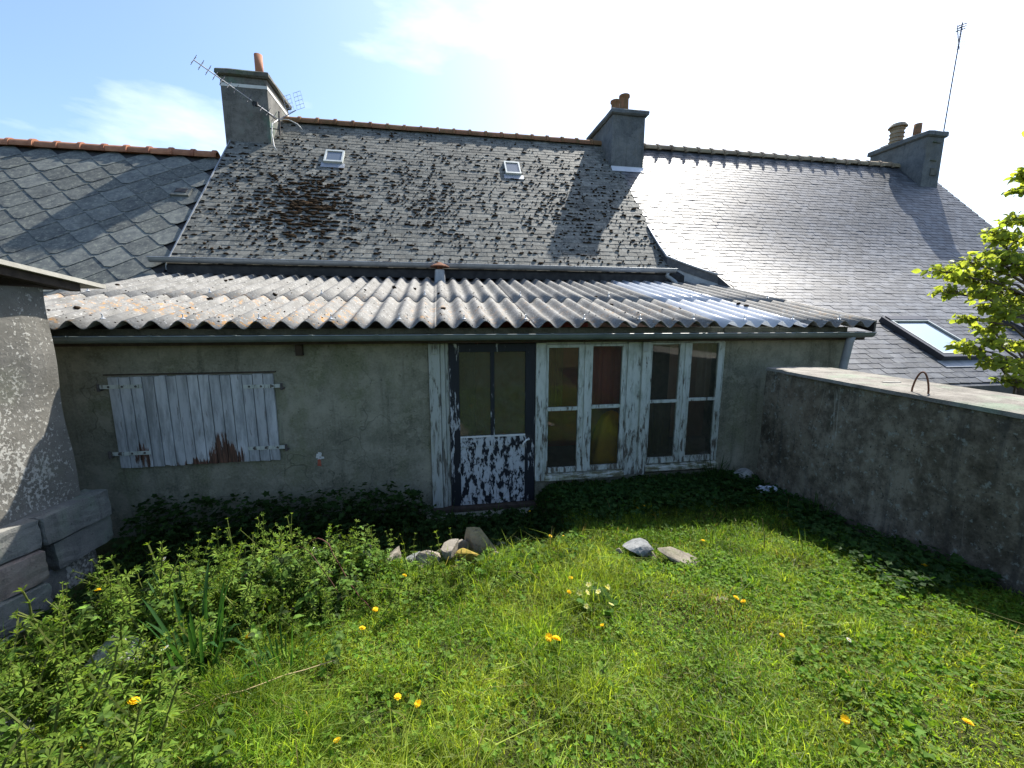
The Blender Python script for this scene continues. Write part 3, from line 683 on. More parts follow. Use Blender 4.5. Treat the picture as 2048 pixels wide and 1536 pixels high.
m = MB(); m.hexa([c0+u46*a+Vector((bx, 0, 0))+n46*h for h, t in ((.012, 0), (.055, .02)) for a, bx in ((-.14, -.16), (-.14, .16), (.12-t, .16), (.12-t, -.16))])
vt = m.build('roof_vent', M['slate_left'], lh)
m = MB(); m.hexa([c0+u46*a+Vector((bx, 0, 0))+n46*h for h in (.056, .066) for a, bx in ((-.06, -.10), (-.06, .10), (.06, .10), (.06, -.10))]); m.build('vent_opening', M['black'], vt)

# ---- right house
rh = thing('right_house', 'house at the right with a smooth grey slate roof sweeping down low', 'house', (10, 9, 0))
RX0, RX1 = XR+.02, 15.15
m = MB(); yy = [11.75, 10.5, 9.6, 9.2, 8.9, 8.6, 8.3, 8.15, 8.0, 7.85, 7.7, 7.3, 7.0, 6.2, 5.4, 4.7]
def left_lim(y): return RX0 if y >= 8.3 else (RX0+(8.3-y)/.6*.78 if y > 7.7 else RX0+.78)
vs_, fs_ = [], []
for y in yy: vs_ += [(left_lim(y), y, z_right(y)-.016), (RX1, y, z_right(y)-.022), (left_lim(y), y, z_right(y)-.16), (RX1, y, z_right(y)-.16)]
for i in range(len(yy)-1):
    a = 4*i; b_ = a+4; fs_ += [(a, b_, b_+1, a+1), (a+2, a+3, b_+3, b_+2), (a, a+2, b_+2, b_), (a+1, b_+1, b_+3, a+3)]
fs_ += [(0, 1, 3, 2), (4*len(yy)-4, 4*len(yy)-2, 4*len(yy)-1, 4*len(yy)-3)]
nb_ = len(vs_); vs_ += [(RX0, 15.3, 3.3), (RX1, 15.3, 3.3)]; fs_ += [(0, nb_, nb_+1, 1)]
rroof = m.add(vs_, fs_, .75).build('roof', M['slate_right'], rh)
m = MB(); ed = [(left_lim(y_), y_, z_right(y_)) for y_ in (9.2, 8.9, 8.6, 8.3, 8.15, 8.0, 7.85, 7.7)]
m.tube([(a-.01, b, c+.012) for a, b, c in ed], .022, 6).build('edge_strip', M['zinc'], rh, True)
MB().box(RX0+.9, RX1-.15, 4.95, 5.15, -.2, 1.45).box(RX1-.35, RX1-.15, 5.15, 8.3, -.2, 1.6).box(RX1-.35, RX1-.15, 8.3, 15, -.2, 3.3).build('wall', M['mainwall'], rh)
# grey flank between the two roofs, above the lean-to
MB().add([(RX0, 8.34, 2.6), (RX0, 8.34, 3.52), (RX0+.78, 7.7, 3.13), (RX0+.78, 7.7, 2.6), (RX0+.05, 8.38, 2.6), (RX0+.05, 8.38, 3.50), (RX0+.83, 7.74, 3.11), (RX0+.83, 7.74, 2.6)],
         [(0, 1, 2, 3), (4, 7, 6, 5), (0, 4, 5, 1), (1, 5, 6, 2), (2, 6, 7, 3), (3, 7, 4, 0)]).build('flank_cladding', M['zinc'], rh)
sv = slate_variants('slate', M['slate_right'], 0.205, 0.21, 0.010, 10, 0.6, 1.4, clip=0.012)
pl = []; row = 0; y = 4.75
pts = []
ar = 0.0
yprev = 4.75; ex = .125
while y < 11.62:
    dy = .02; sl = (z_right(y+dy)-z_right(y-dy))/(2*dy); pa = math.atan(sl)
    x = RX0+.1+(0.1025 if row % 2 else 0)
    while x < left_lim(y)+.06: x += .205
    while x < RX1-.05:
        p = Vector((x+random.gauss(0, .003), y, z_right(y)-.010+random.gauss(0, .0015)))
        if not (6.9 < y < 11 and False): pl.append((p, slope_rot(pa, .040, .0065)))
        x += .205
    y += ex*math.cos(pa); row += 1
def vis_right(x, y):
    if x < 1250 or x > 2040: return False
    if x < 1545 and y > 345+(x-1260)*.9 and y > 500+(x-1335)*.8: return False
    if 1400 < x < 1745 and y > 575+(x-1400)*.235: return False
    return y < 735+(x-1700)*.13
# leave out slates under the roof window
pl = [q for q in pl if not (7.64 < q[0].x < 8.5 and 5.2 < q[0].y < 6.2)]
lay_slates(rroof, 'slate', sv, pl, vis_right)
ridge_run(rroof, 5.36, 14.3, RY, RZ+.03, 0.41, M['ridge_grey'], tooth=True)
cr = chimney(rh, 14.24, 14.86, 10.98, 12.66, 5.6, 7.77, M['chimney_blue'], M['chimney_blue'], cap=.06, capt=.16)
pot(cr, 14.5, 11.5, 7.75, .10, .42, M['terra_moss'], False)
# louvred clay cowl
m = MB(); cx, cy, cz = 14.5, 12.1, 7.76
m.box(cx-.26, cx+.26, cy-.26, cy+.26, cz, cz+.05)
for i in range(4):
    z0 = cz+.05+i*.115; m.lathe([(.17, 0), (.17, .06), (.20, .075), (.17, .115)], (cx, cy, z0), 16)
m.lathe([(.17, 0), (.17, .05), (.25, .03), (.24, .06), (.18, .14), (.08, .17), (.001, .17)], (cx, cy, cz+.51), 16)
m.build('chimney_cowl', M['ridge_grey'], cr, False)
m = MB()
for zz, w_ in ((7.45, .28), (6.95, .22)):
    m.box(14.45, 14.45+w_, 10.95, 10.98, zz, zz+.03)
m.box(14.5, 14.72, 10.955, 10.98, 6.55, 6.75); m.build('cement_ledge', M['cap'], cr)
# zinc flashing where the lean-to roof meets the right-hand roof
TL = math.tan(R(11.829))
def z_lean(y): return 2.265+(y-4.55)*TL
MB().add([(5.38, 7.7, z_lean(7.7)+.04), (5.62, 7.66, z_lean(7.7)+.10), (5.62, 6.35, z_lean(6.35)+.075), (5.38, 6.35, z_lean(6.35)+.045)], [(0, 1, 2, 3)]).build('flashing', M['zinc'], rh)

# roof window in the low part of the right roof
sl = .586; pa = math.atan(sl); nx_ = Vector((0, -math.sin(pa), math.cos(pa))); uu = Vector((0, math.cos(pa), math.sin(pa)))
def vp_(x, y, h): return Vector((x, y, 3.5-sl*(8.25-y)))+nx_*h
def vbar(m, xa, xb, y0, y1, h0, h1): m.hexa([vp_(xa, y0, h0), vp_(xb, y0, h0), vp_(xb, y1, h0), vp_(xa, y1, h0), vp_(xa, y0, h1), vp_(xb, y0, h1), vp_(xb, y1, h1), vp_(xa, y1, h1)])
m = MB(); x0, x1, ya, yb = 7.6, 8.52, 5.2, 6.22; w = .07
vbar(m, x0, x0+w, ya, yb, -.02, .10); vbar(m, x1-w, x1, ya, yb, -.02, .10); vbar(m, x0+w, x1-w, ya, ya+w, -.02, .10); vbar(m, x0+w, x1-w, yb-.1, yb, -.02, .115)
vel = m.build('roof_window', M['darkframe'], rh, label='large dark-framed roof window low on the right roof')
m = MB(); vbar(m, x0+w, x1-w, ya+w, yb-.1, .06, .075); m.build('pane', M['velux'], vel)
m = MB(); vbar(m, x0+w, x0+w+.025, ya+w, yb-.1, .08, .106); vbar(m, x1-w-.025, x1-w, ya+w, yb-.1, .08, .106); vbar(m, x0+w+.025, x1-w-.025, ya+w, ya+w+.025, .08, .106); vbar(m, x0+w+.025, x1-w-.025, yb-.125, yb-.1, .08, .106); m.build('sash', M['lightframe'], vel)
m = MB(); vbar(m, x0-.08, x1+.08, ya-.14, ya, .012, .022); m.build('flashing', M['zinc'], vel)
m = MB(); vbar(m, 10.2, 10.75, 5.9, 6.2, .0, .12); m.build('roof_window', M['darkframe'], rh, label='second dark roof window half hidden by the tree')

# ------------------------------------------------------------------ the lean-to
FY = 4.80
lt = thing('lean_to', 'low cement-rendered lean-to with a corrugated fibre-cement roof', 'lean-to', (0.5, 6, 0))
m = MB()
m.box(-4.65, -.125, FY, FY+.22, -.12, 2.262)
m.box(3.57, 5.40, FY, FY+.22, -.12, 2.262)
m.box(-.125, 3.57, FY+.02, FY+.22, 2.09, 2.262)
m.box(1.12, 3.57, FY-.005, FY+.22, -.12, 0.385)
m.box(-.125, 1.12, FY+.05, FY+.22, -.12, .05)
m.box(5.18, 5.40, FY+.22, 8.36, -.12, 2.3); m.box(-4.65, -4.43, FY+.22, 8.36, -.12, 2.3)
lwall = m.build('wall', M['facade'], lt, bevel=.006)
MB().box(-4.43, 5.18, FY+.22, 8.36, -.1, .02).build('inside_floor', M['floor_in'], lt)
MB().box(-4.6, 5.5, FY-.16, FY-.06, 2.10, 2.2).build('fascia_beam', M['wood_dark'], lt)
m = MB()
for y in (5.9, 7.1, 8.2): m.box(-4.6, 5.4, y, y+.07, z_lean(y)-.16, z_lean(y)-.05)
m.build('purlin', M['wood_dark'], lt)
# corrugated sheets: 9 columns x 2 rows, each sheet a part
PW = .2265; XS0 = -4.60
def corr_sheet(x0, nw, y0, y1, lift, mat, th=.0075, seg=10, ny_=4, amp=.040):
    m = MB(); n = int(nw*seg)+1; vs = []; fs = []
    for s in (0, 1):
        for j in range(ny_+1):
            y = y0+(y1-y0)*j/ny_
            for i in range(n):
                x = x0+PW*i/seg; ph = 2*math.pi*(x-XS0)/PW
                vs.append((x, y+(.006*math.sin(x*3.1) if j == 0 else 0), z_lean(y)+lift+amp*(1-math.cos(ph))*.5*2*.5*2*.5+(th if s else 0)))
    N = n*(ny_+1)
    for j in range(ny_):
        for i in range(n-1):
            a = j*n+i; fs += [(a, a+n, a+n+1, a+1), (N+a, N+a+1, N+a+n+1, N+a+n)]
    for i in range(n-1): fs += [(i, i+1, N+i+1, N+i), (ny_*n+i, N+ny_*n+i, N+ny_*n+i+1, ny_*n+i+1)]
    for j in range(ny_): a = j*n; fs += [(a, N+a, N+a+n, a+n), (a+n-1, a+2*n-1, N+a+2*n-1, N+a+n-1)]
    return m.add(vs, fs)
AMP = .08
def corr_z(x, y): return z_lean(y)+AMP*.5*(1-math.cos(2*math.pi*(x-XS0)/PW))
for c in range(9):
    x0 = XS0+c*5*PW; nw = 5.25 if c < 8 else 4.6
    mt_ = M['clear'] if c == 7 else M['corr']
    for row, (y0, y1, lf) in enumerate(((4.52, 6.15, 0.0), (5.98, 8.37, .009))):
        up_ = .003*(c % 2)+random.uniform(0, .002)
        o = corr_sheet(x0+random.uniform(-.004, .004), nw, y0+random.uniform(-.015, .012), y1, lf+up_-.0, mt_, amp=AMP).build('corrugated_sheet', mt_, lt, True)
        if mt_ is M['clear']: o['label'] = 'clear plastic corrugated sheet'
# hook fixings
m0 = MB().tube([(0, 0, 0), (0, 0, .035), (0, -.012, .05)], .006, 6).lathe([(.022, -.006), (.022, .0), (.008, .006), (.008, .018), (.001, .02)], (0, 0, .004), 8)
fx = m0.mesh('roof_hook', M['zinc_light'])
for i in range(0, 44, 3):
    x = XS0+(i+.5)*PW
    if x < 5.4: link('roof_hook', fx, lt, loc=(x, 4.60, corr_z(x, 4.6)+.008))
for i in range(1, 44, 6):
    x = XS0+(i+.5)*PW
    if x < 5.4: link('roof_hook', fx, lt, loc=(x, 6.1, corr_z(x, 6.1)+.02))
# moss bits lying on the sheets
mv, mt, mc, b = [], [], [], 0
for q in range(520):
    x = random.uniform(-4.3, 5.0); y = 4.6+3.4*random.random()**1.6
    if 3.3 < x < 4.3: continue
    big = random.random() < .03
    x = XS0+(math.floor((x-XS0)/PW)+random.gauss(0.62, .17))*PW
    r1 = random.uniform(.02, .036) if big else random.uniform(.004, .011)
    p = np.array((x, y, corr_z(x, y)+.008+(.009 if y > 5.98 else 0)+r1*.2)); loc = BV*(1+RNG.normal(0, .2, (12, 1)))
    mv.append(p+loc*np.array((r1*random.uniform(.8, 1.4), r1*random.uniform(.9, 1.7), r1*.8))); mt.append(BF+b); tt = random.uniform(.5, 1.7); mc.append(np.tile((tt, tt, tt), (12, 1))); b += 12
link('moss', np_mesh('roof_moss', np.concatenate(mv), np.concatenate(mt), np.concatenate(mc), M['moss'], True), lt, kind='stuff')
# dark edging board on the right end of the roof
MB().hexa([(5.50, 4.54, z_lean(4.54)-.06), (5.53, 4.54, z_lean(4.54)-.06), (5.53, 7.0, z_lean(7.0)-.06), (5.50, 7.0, z_lean(7.0)-.06),
           (5.50, 4.54, z_lean(4.54)+.09), (5.53, 4.54, z_lean(4.54)+.09), (5.53, 7.0, z_lean(7.0)+.09), (5.50, 7.0, z_lean(7.0)+.09)]).build('verge_board', M['darkframe'], lt)
gl_ = half_gutter('gutter', -4.6, 5.46, 4.53, 2.195, .06, M['pvc'], lt, [-3.9, -3.36, -2.68, -1.95, -1.26, -.63, 0, .62, 1.22, 1.84, 2.45, 3.05, 3.65, 4.3, 4.9])
MB().tube([(5.18, 4.54, 2.15), (5.18, 4.56, 2.08), (5.18, 4.6, 1.76), (5.18, 4.6, .4)], .046, 12).build('downpipe', M['pvc_pipe'], lt, True)
# flue vent sitting on the roof
m = MB(); m.lathe([(.13, -.12), (.10, 0), (.09, .13), (.085, .2)], (.04, 7.80, z_lean(7.80)+.06), 10)
fl = m.build('roof_flue', M['zinc'], lt)
MB().lathe([(.05, .17), (.05, .25), (.17, .245), (.165, .262), (.02, .33), (.001, .335)], (.04, 7.80, z_lean(7.80)+.06), 16).build('flue_cap', M['rust'], fl)

# door -------------------------------------------------------------
DY = 4.775
MB().box(-.125, .0, FY-.035, FY+.05, .05, 2.09).box(.004, .055, FY-.018, FY+.05, .05, 2.09).box(.058, .098, FY+.0, FY+.05, .05, 2.09).build('door_frame', M['jamb'], lt, bevel=.004)
m = MB()  # door leaf: stiles and rails butted together
m.box(.102, .215, DY, DY+.04, .14, 2.085).box(.99, 1.108, DY, DY+.04, .14, 2.085)
m.box(.215, .99, DY, DY+.04, 1.988, 2.085).box(.575, .622, DY+.004, DY+.04, .995, 1.988)
door = m.build('door', M['door_navy'], lt, bevel=.003, label='navy door with flaking white paint and two glass panes')
for za, zb_ in ((.865, .995), (.14, .20)): MB().box(.215, .99, DY+.001, DY+.04, za, zb_).build('door_rail', M['door'], door, bevel=.003)
MB().box(.215, .99, DY+.012, DY+.03, .20, .865).build('door_panel', M['door'], door)
MB().box(.215, .575, DY-.004, DY+.006, .978, .997).box(.622, .99, DY-.004, DY+.006, .978, .997).build('glazing_bead', M['white_paint'], door)
for xa, xb in ((.215, .575), (.622, .99)): MB().box(xa, xb, DY+.018, DY+.023, .997, 1.988).build('pane', M['door_glass'], door)
MB().box(1.005, 1.065, DY-.006, DY-.001, .88, .98).build('lock_plate', M['black'], door)
MB().tube([(1.03, DY, .94), (1.03, DY-.04, .94), (1.0, DY-.045, .935), (.965, DY-.045, .90), (.955, DY-.045, .85)], .011, 8).build('door_handle', M['white_paint'], door, True)
MB().box(-.125, 1.118, FY-.10, FY+.045, .088, .135).build('threshold', M['wood_dark'], lt, bevel=.005)
MB().box(-.20, 1.12, FY-.26, FY+.04, -.06, .086).build('door_step', M['facade'], lt, bevel=.012)

# windows ----------------------------------------------------------
def casement(parent, x0, x1, z0, z1, zb, pane_x, ztop, zlow):
    m = MB(); y0, y1 = FY-.028, FY+.012; pa_, pb_ = pane_x
    m.box(x0, pa_, y0, y1, z0, z1).box(pb_, x1, y0, y1, z0, z1)
    m.box(pa_, pb_, y0, y1, ztop, z1).box(pa_, pb_, y0, y1, z0, zlow).box(pa_, pb_, y0+.006, y1-.004, zb[0], zb[1])
    m.build('casement', M['window_white'], parent, bevel=.003)
    MB().box(pa_, pb_, FY-.006, FY-.002, zb[1], ztop).build('pane', M['glass'], parent)
    MB().box(pa_, pb_, FY-.006, FY-.002, zlow, zb[0]).build('pane', M['glass'], parent)
def window(x0, x1, panes, mids, zs, label):
    zsill0, zsill1, zlow, zb0, zb1, ztop, zhead = zs
    m = MB(); m.box(x0-.012, x0, FY-.03, FY+.05, zsill1, zhead).box(x1, x1+.012, FY-.03, FY+.05, zsill1, zhead).box(x0-.012, x1+.012, FY-.012, FY+.05, zhead, zhead+.025)
    w_ = m.build('window', M['window_white'], lt, bevel=.002, label=label)
    casement(w_, x0+.002, mids[0]-.001, zsill1+.002, zhead-.002, (zb0, zb1), panes[0], ztop, zlow)
    casement(w_, mids[1]+.001, x1-.002, zsill1+.002, zhead-.002, (zb0+.012, zb1+.012), panes[1], ztop+.012, zlow)
    MB().box(mids[0], mids[1], FY-.042, FY+.012, zsill1+.002, zhead-.002).build('meeting_stile', M['window_white'], w_, bevel=.006)
    MB().hexa([(x0-.02, FY-.075, zsill0), (x1+.02, FY-.075, zsill0), (x1+.02, FY+.05, zsill0), (x0-.02, FY+.05, zsill0), (x0-.02, FY-.075, zsill1-.035), (x1+.02, FY-.075, zsill1-.035), (x1+.02, FY+.05, zsill1), (x0-.02, FY+.05, zsill1)]).build('sill', M['sill'], w_, bevel=.006)
window(1.252, 2.243, ((1.270, 1.642), (1.818, 2.193)), (1.712, 1.780), (.392, .478, .545, 1.262, 1.308, 2.028, 2.068), 'left wooden window with white flaking frame beside the door')
window(2.580, 3.560, ((2.588, 2.955), (3.118, 3.490)), (3.020, 3.070), (.432, .520, .598, 1.315, 1.355, 2.054, 2.078), 'right wooden window with white flaking frame beside the bare wall')
MB().box(1.114, 1.236, FY-.04, FY+.05, .388, 2.088).build('window_post', M['window_white'], lt, bevel=.004)
MB().box(2.266, 2.335, FY-.025, FY+.05, .388, 2.088).box(2.338, 2.450, FY-.012, FY+.05, .388, 2.088).box(2.453, 2.564, FY-.045, FY+.05, .388, 2.088).build('window_post', M['window_white'], lt, bevel=.004)

# shutters -----------------------------------------------------------
def shutter(edges, label, cover=None):
    root = None; y0, y1 = FY-.034, FY-.006
    xa, xb = edges[0], edges[-1]
    root = MB().box(xa+.02, xb-.02, FY-.0055, FY-.0005, .86, 1.76).build('shutter', M['wood_dark'], lt, label=label)
    for i in range(len(edges)-1):
        a, b_ = edges[i]+random.uniform(.002, .005), edges[i+1]-random.uniform(.002, .005); dz = random.uniform(-.008, .006); tw = random.uniform(-.005, .005)
        rag = random.uniform(0, .02)
        MB().hexa([(a, y0+tw, .825+rag), (b_, y0-tw, .825+rag*.4), (b_, y1, .825+rag*.4), (a, y1, .825+rag), (a, y0+tw, 1.785+dz), (b_, y0-tw, 1.785+dz), (b_, y1, 1.785+dz), (a, y1, 1.785+dz)],
                  random.uniform(.82, 1.1)).build('plank', M['shutter'], root, bevel=.003)
    return root
sl_ = shutter([-3.287, -3.19, -3.087, -2.983, -2.876, -2.822], 'left leaf of the white plank shutters')
MB().box(-2.821, -2.765, FY-.045, FY-.006, .83, 1.79).build('cover_strip', M['shutter'], sl_, bevel=.003)
sr_ = shutter([-2.762, -2.674, -2.572, -2.471, -2.369, -2.268, -2.166, -2.058, -1.957, -1.853, -1.752], 'right leaf of the white plank shutters with bare rotten wood at its foot')
def hinge(parent, xa, xb, z, pin):
    m = MB().box(min(xa, xb), max(xa, xb), FY-.040, FY-.0345, z-.020, z+.020)
    h = m.build('strap_hinge', M['window_white'], parent, bevel=.002)
    mb = MB()
    for i in range(3):
        x = xa+(xb-xa)*(.15+.32*i)*1.0; mb.lathe([(.012, 0), (.009, .006), (.001, .008)], (0, 0, 0), 8)
        for j in range(-24, 0): v = mb.v[j]; mb.v[j] = (x+v[0], FY-.040-v[2], z+v[1])
    mb.build('bolt', M['iron'], h)
    MB().tube([(pin, FY-.04, z-.045), (pin, FY-.04, z+.03)], .013, 8).tube([(pin, FY-.04, z-.03), (pin+(.02 if pin < -2.5 else .02), FY+.02, z-.03)], .010, 6).build('pintle', M['iron'], h)
hinge(sl_, -2.985, -3.36, 1.685, -3.37); hinge(sl_, -2.99, -3.35, .985, -3.36)
hinge(sr_, -2.045, -1.685, 1.655, -1.675); hinge(sr_, -2.06, -1.69, .978, -1.68)
MB().box(-3.33, -1.73, FY-.012, FY+.002, 1.797, 1.81).build('shutter_drip', M['wood_dark'], lt)
# broken patch in the render, brick showing; beam ends
m = MB(); m.hexa([(-1.385, FY-.004, .73), (-1.345, FY-.004, .725), (-1.34, FY+.01, .72), (-1.39, FY+.01, .72), (-1.375, FY-.006, .80), (-1.35, FY-.004, .82), (-1.345, FY+.01, .83), (-1.385, FY+.01, .81)]); m.build('exposed_brick', M['brick'], lt)
m = MB()
for q in range(7):
    a = q*.9; m.hexa([(-1.35+.05*math.cos(a)*q/7-.02, FY-.004, .845+.03*math.sin(a)-.012)]*1+[(-1.35+.05*math.cos(a)*q/7+dx, FY-.004+dy, .845+.03*math.sin(a)+dz) for dx, dy, dz in ((.015, 0, -.01), (.015, .008, -.01), (-.02, .008, -.012), (-.015, -.004, .012), (.012, -.003, .01), (.012, .008, .01), (-.015, .008, .012))])
m.build('broken_plaster', M['white_paint'], lt)
for x in (-1.47, -.06, 2.47): MB().box(x-.035, x+.035, FY-.055 if x < 2 else FY-.075, FY+.002 if x < 2 else FY-.046, 1.975, 2.09).build('rafter_end', M['wood_dark'] if x < 0 and x < -1 else M['jamb'], lt, bevel=.004)

# inside the lean-to
MB().box(.6, 2.62, 7.2, 7.26, .02, 2.55).build('red_partition', M['red_panel'], lt)
MB().box(2.62, 5.18, 7.4, 7.46, .02, 2.5).build('inside_wall', M['inside'], lt)
for cx0, cx1, z0_, z1_, mt_ in ((1.80, 2.26, 1.27, 2.06, 'red_panel'), (1.26, 1.50, 1.27, 2.06, 'rust_cloth'), (3.30, 3.52, 1.33, 2.06, 'inside'), (2.57, 2.98, .58, 1.30, 'brown_cloth')):
    m = MB(); n_ = 12; a_ = [(cx0+(cx1-cx0)*i/n_, 4.95+.028*math.sin(i*1.7+cx0*9)) for i in range(n_+1)]
    for i in range(n_): m.hexa([(a_[i][0], a_[i][1], z0_), (a_[i+1][0], a_[i+1][1], z0_), (a_[i+1][0], a_[i+1][1]+.006, z0_), (a_[i][0], a_[i][1]+.006, z0_), (a_[i][0], a_[i][1], z1_), (a_[i+1][0], a_[i+1][1], z1_), (a_[i+1][0], a_[i+1][1]+.006, z1_), (a_[i][0], a_[i][1]+.006, z1_)])
    m.build('curtain', M[mt_], lt)
MB().box(1.36, 1.64, 6.1, 6.5, .02, 1.95).build('inside_cupboard', M['wood_dark'], lt, bevel=.01)
MB().box(3.55, 3.9, 6.6, 7.0, .02, 1.9).build('inside_cupboard', M['wood_dark'], lt, bevel=.01)
m = MB(); cx, cy = 2.17, 5.12; vs_ = []; nn = 28; lv = [(0.0, .30), (.25, .265), (.5, .23), (.75, .19), (.95, .155), (1.06, .12), (1.12, .06), (1.14, .01)]
for z, r in lv:
    for i in range(nn):
        a = 2*math.pi*i/nn; rr = r*(1+.13*math.sin(5*a+z)+.06*math.sin(9*a+2*z)); vs_.append((cx+rr*math.cos(a)+.10*(z-.5), cy+.7*rr*math.sin(a), .022+z))
fs_ = [(l_*nn+i, l_*nn+(i+1) % nn, (l_+1)*nn+(i+1) % nn, (l_+1)*nn+i) for l_ in range(len(lv)-1) for i in range(nn)]+[tuple(range(nn-1, -1, -1)), tuple(range((len(lv)-1)*nn, len(lv)*nn))]
cl_ = m.add(vs_, fs_).build('draped_cloth', M['mustard'], None, True)
tag(cl_, 'mustard yellow cloth draped inside behind the lower window pane', 'cloth')

# ------------------------------------------------------------------ shed at the left, block wall, concrete wall
SX = -3.19; SY = 4.17; SA = .287
sh = thing('shed', 'flaking limewashed shed wall at the left edge under a thin projecting roof', 'shed', (SX-.8, 2.6, .2))
m = MB(); NY, NZ = 40, 26
# roadside wall face as a gently uneven sheet with thickness, and a window recess near the camera end
def shed_x(y, z): return SX-(SY-y)*SA+.018*math.sin(2.1*y+1.7*z)*1.0-.02*(z-1.6)+.010*math.sin(7*z+3*y)+(-.05*max(0, (y-4.02))/.15 if y > 4.02 else 0)*.6
ysl = np.linspace(.4, SY, NY); zsl = np.linspace(-.1, 2.62, NZ)
vs_ = [(shed_x(y, z), y, z) for y in ysl for z in zsl]; fs_ = []
for i in range(NY-1):
    for j in range(NZ-1):
        if 2.8 < (ysl[i]+ysl[i+1])/2 < 3.58 and 1.30 < (zsl[j]+zsl[j+1])/2 < 1.66: continue
        fs_.append((i*NZ+j, (i+1)*NZ+j, (i+1)*NZ+j+1, i*NZ+j+1))
m.add(vs_, fs_)
n0 = len(m.v)
m.add([(shed_x(SY, z), SY, z) for z in zsl]+[(SX-1.5, SY, z) for z in zsl], [(j, NZ+j, NZ+j+1, j+1) for j in range(NZ-1)])
m.hexa([(SX-2.6, .4, -.1), (SX-.2-SA*3.77, .4, -.1), (SX-.2, SY-.02, -.1), (SX-1.5, SY-.02, -.1), (SX-2.6, .4, 2.6), (SX-.2-SA*3.77, .4, 2.6), (SX-.2, SY-.02, 2.6), (SX-1.5, SY-.02, 2.6)])
m.build('wall', M['shed'], sh, False)
MB().hexa([(SX-.16-SA*1.5, SY-1.5, 1.2), (SX-.12-SA*1.5, SY-1.5, 1.2), (SX-.12-SA*.45, SY-.45, 1.2), (SX-.16-SA*.45, SY-.45, 1.2), (SX-.16-SA*1.5, SY-1.5, 1.75), (SX-.12-SA*1.5, SY-1.5, 1.75), (SX-.12-SA*.45, SY-.45, 1.75), (SX-.16-SA*.45, SY-.45, 1.75)]).build('window_recess', M['black'], sh)
# projecting roof: two thin sheets on rafters falling towards the house
def zr(y): return 2.655+(4.55-y)*.165
def rslab(x0, x1, y0, y1, t0, t1):
    a, b = (4.17-y0)*.16, (4.17-y1)*.16
    return MB().hexa([(x0-a, y0, zr(y0)+t0), (x1-a, y0, zr(y0)+t0), (x1-b, y1, zr(y1)+t0), (x0-b, y1, zr(y1)+t0), (x0-a, y0, zr(y0)+t1), (x1-a, y0, zr(y0)+t1), (x1-b, y1, zr(y1)+t1), (x0-b, y1, zr(y1)+t1)])
rslab(SX-1.6, SX+.10, .2, 4.55, -.018, .018).build('roof_sheet', M['board'], sh)
rslab(SX-.02, SX+.06, .3, 4.36, -.085, -.02).build('rafter', M['wood_dark'], sh)
rslab(SX-1.6, SX-.05, 4.10, 4.30, -.085, -.02).build('rafter', M['wood_dark'], sh)

bwall = thing('block_wall', 'low stack of grey concrete blocks at the foot of the shed', 'wall', (-3.2, 3.7, .1))
def block(x, y, z, ln, ang, w_=.21, h=.212, mat='block', lab=None):
    # x,y = near bottom right-hand corner of the face; runs away from the camera at angle ang from +y
    d = Vector((math.sin(ang), math.cos(ang), 0)); s = Vector((-math.cos(ang), math.sin(ang), 0)); p = Vector((x, y, z))
    jj = lambda: Vector((random.uniform(-.006, .006), random.uniform(-.006, .006), random.uniform(-.004, .004)))
    q = [p, p+d*ln, p+d*ln+s*w_, p+s*w_]
    m = MB().hexa([a+jj() for a in (q[0], q[3], q[2], q[1])]+[a+Vector((0, 0, h))+jj() for a in (q[0], q[3], q[2], q[1])])
    import bmesh
    bm = bmesh.new(); bm.from_mesh(m.mesh('tmp', M[mat])); bmesh.ops.subdivide_edges(bm, edges=bm.edges[:], cuts=5, use_grid_fill=True)
    c_ = sum((v.co for v in bm.verts), Vector())/len(bm.verts)
    for v in bm.verts:
        nf = len({tuple(round(q_, 1) for q_ in f.normal) for f in v.link_faces})
        k_ = (0, .0, .010, .022)[min(nf, 3)]*random.random()**1.6*(2.2 if random.random() < .12 else 1)
        v.co += (c_-v.co).normalized()*k_+Vector((random.gauss(0, .0018), random.gauss(0, .0018), random.gauss(0, .0018)))
    me = bpy.data.meshes.new('block'); bm.to_mesh(me); bm.free(); me.materials.append(M[mat]); me.shade_flat()
    return link('block', me, bwall, label=lab)
BS = 1.145
for x, y, z, ln, ang, w_, mat_, lab in ((-2.745, 3.235, .79, .50, .13, .21, 'block', 'block with a pale clean face at the top of the stack'), (-2.76, 3.30, .565, .46, .10, .21, 'block', None), (-2.83, 2.95, .36, .46, .05, .21, 'block', None),
        (-2.765, 3.225, .79, -.50, .44, .24, 'block', 'near top block half in sun'), (-2.735, 3.20, .565, -.50, .40, .24, 'block_red', 'reddish block in the near part of the stack'), (-2.72, 3.17, .34, -.50, .40, .24, 'block', None), (-2.71, 3.14, .115, -.50, .40, .24, 'block', None)):
    block(x*BS, y*BS, 2.4-(2.4-z)*BS, ln*BS, ang, w_, .212*BS, mat_, lab)

cw = thing('concrete_wall', 'thick dark stained concrete wall at the right with a sunlit flat top', 'wall', (4.2, 3, .2))
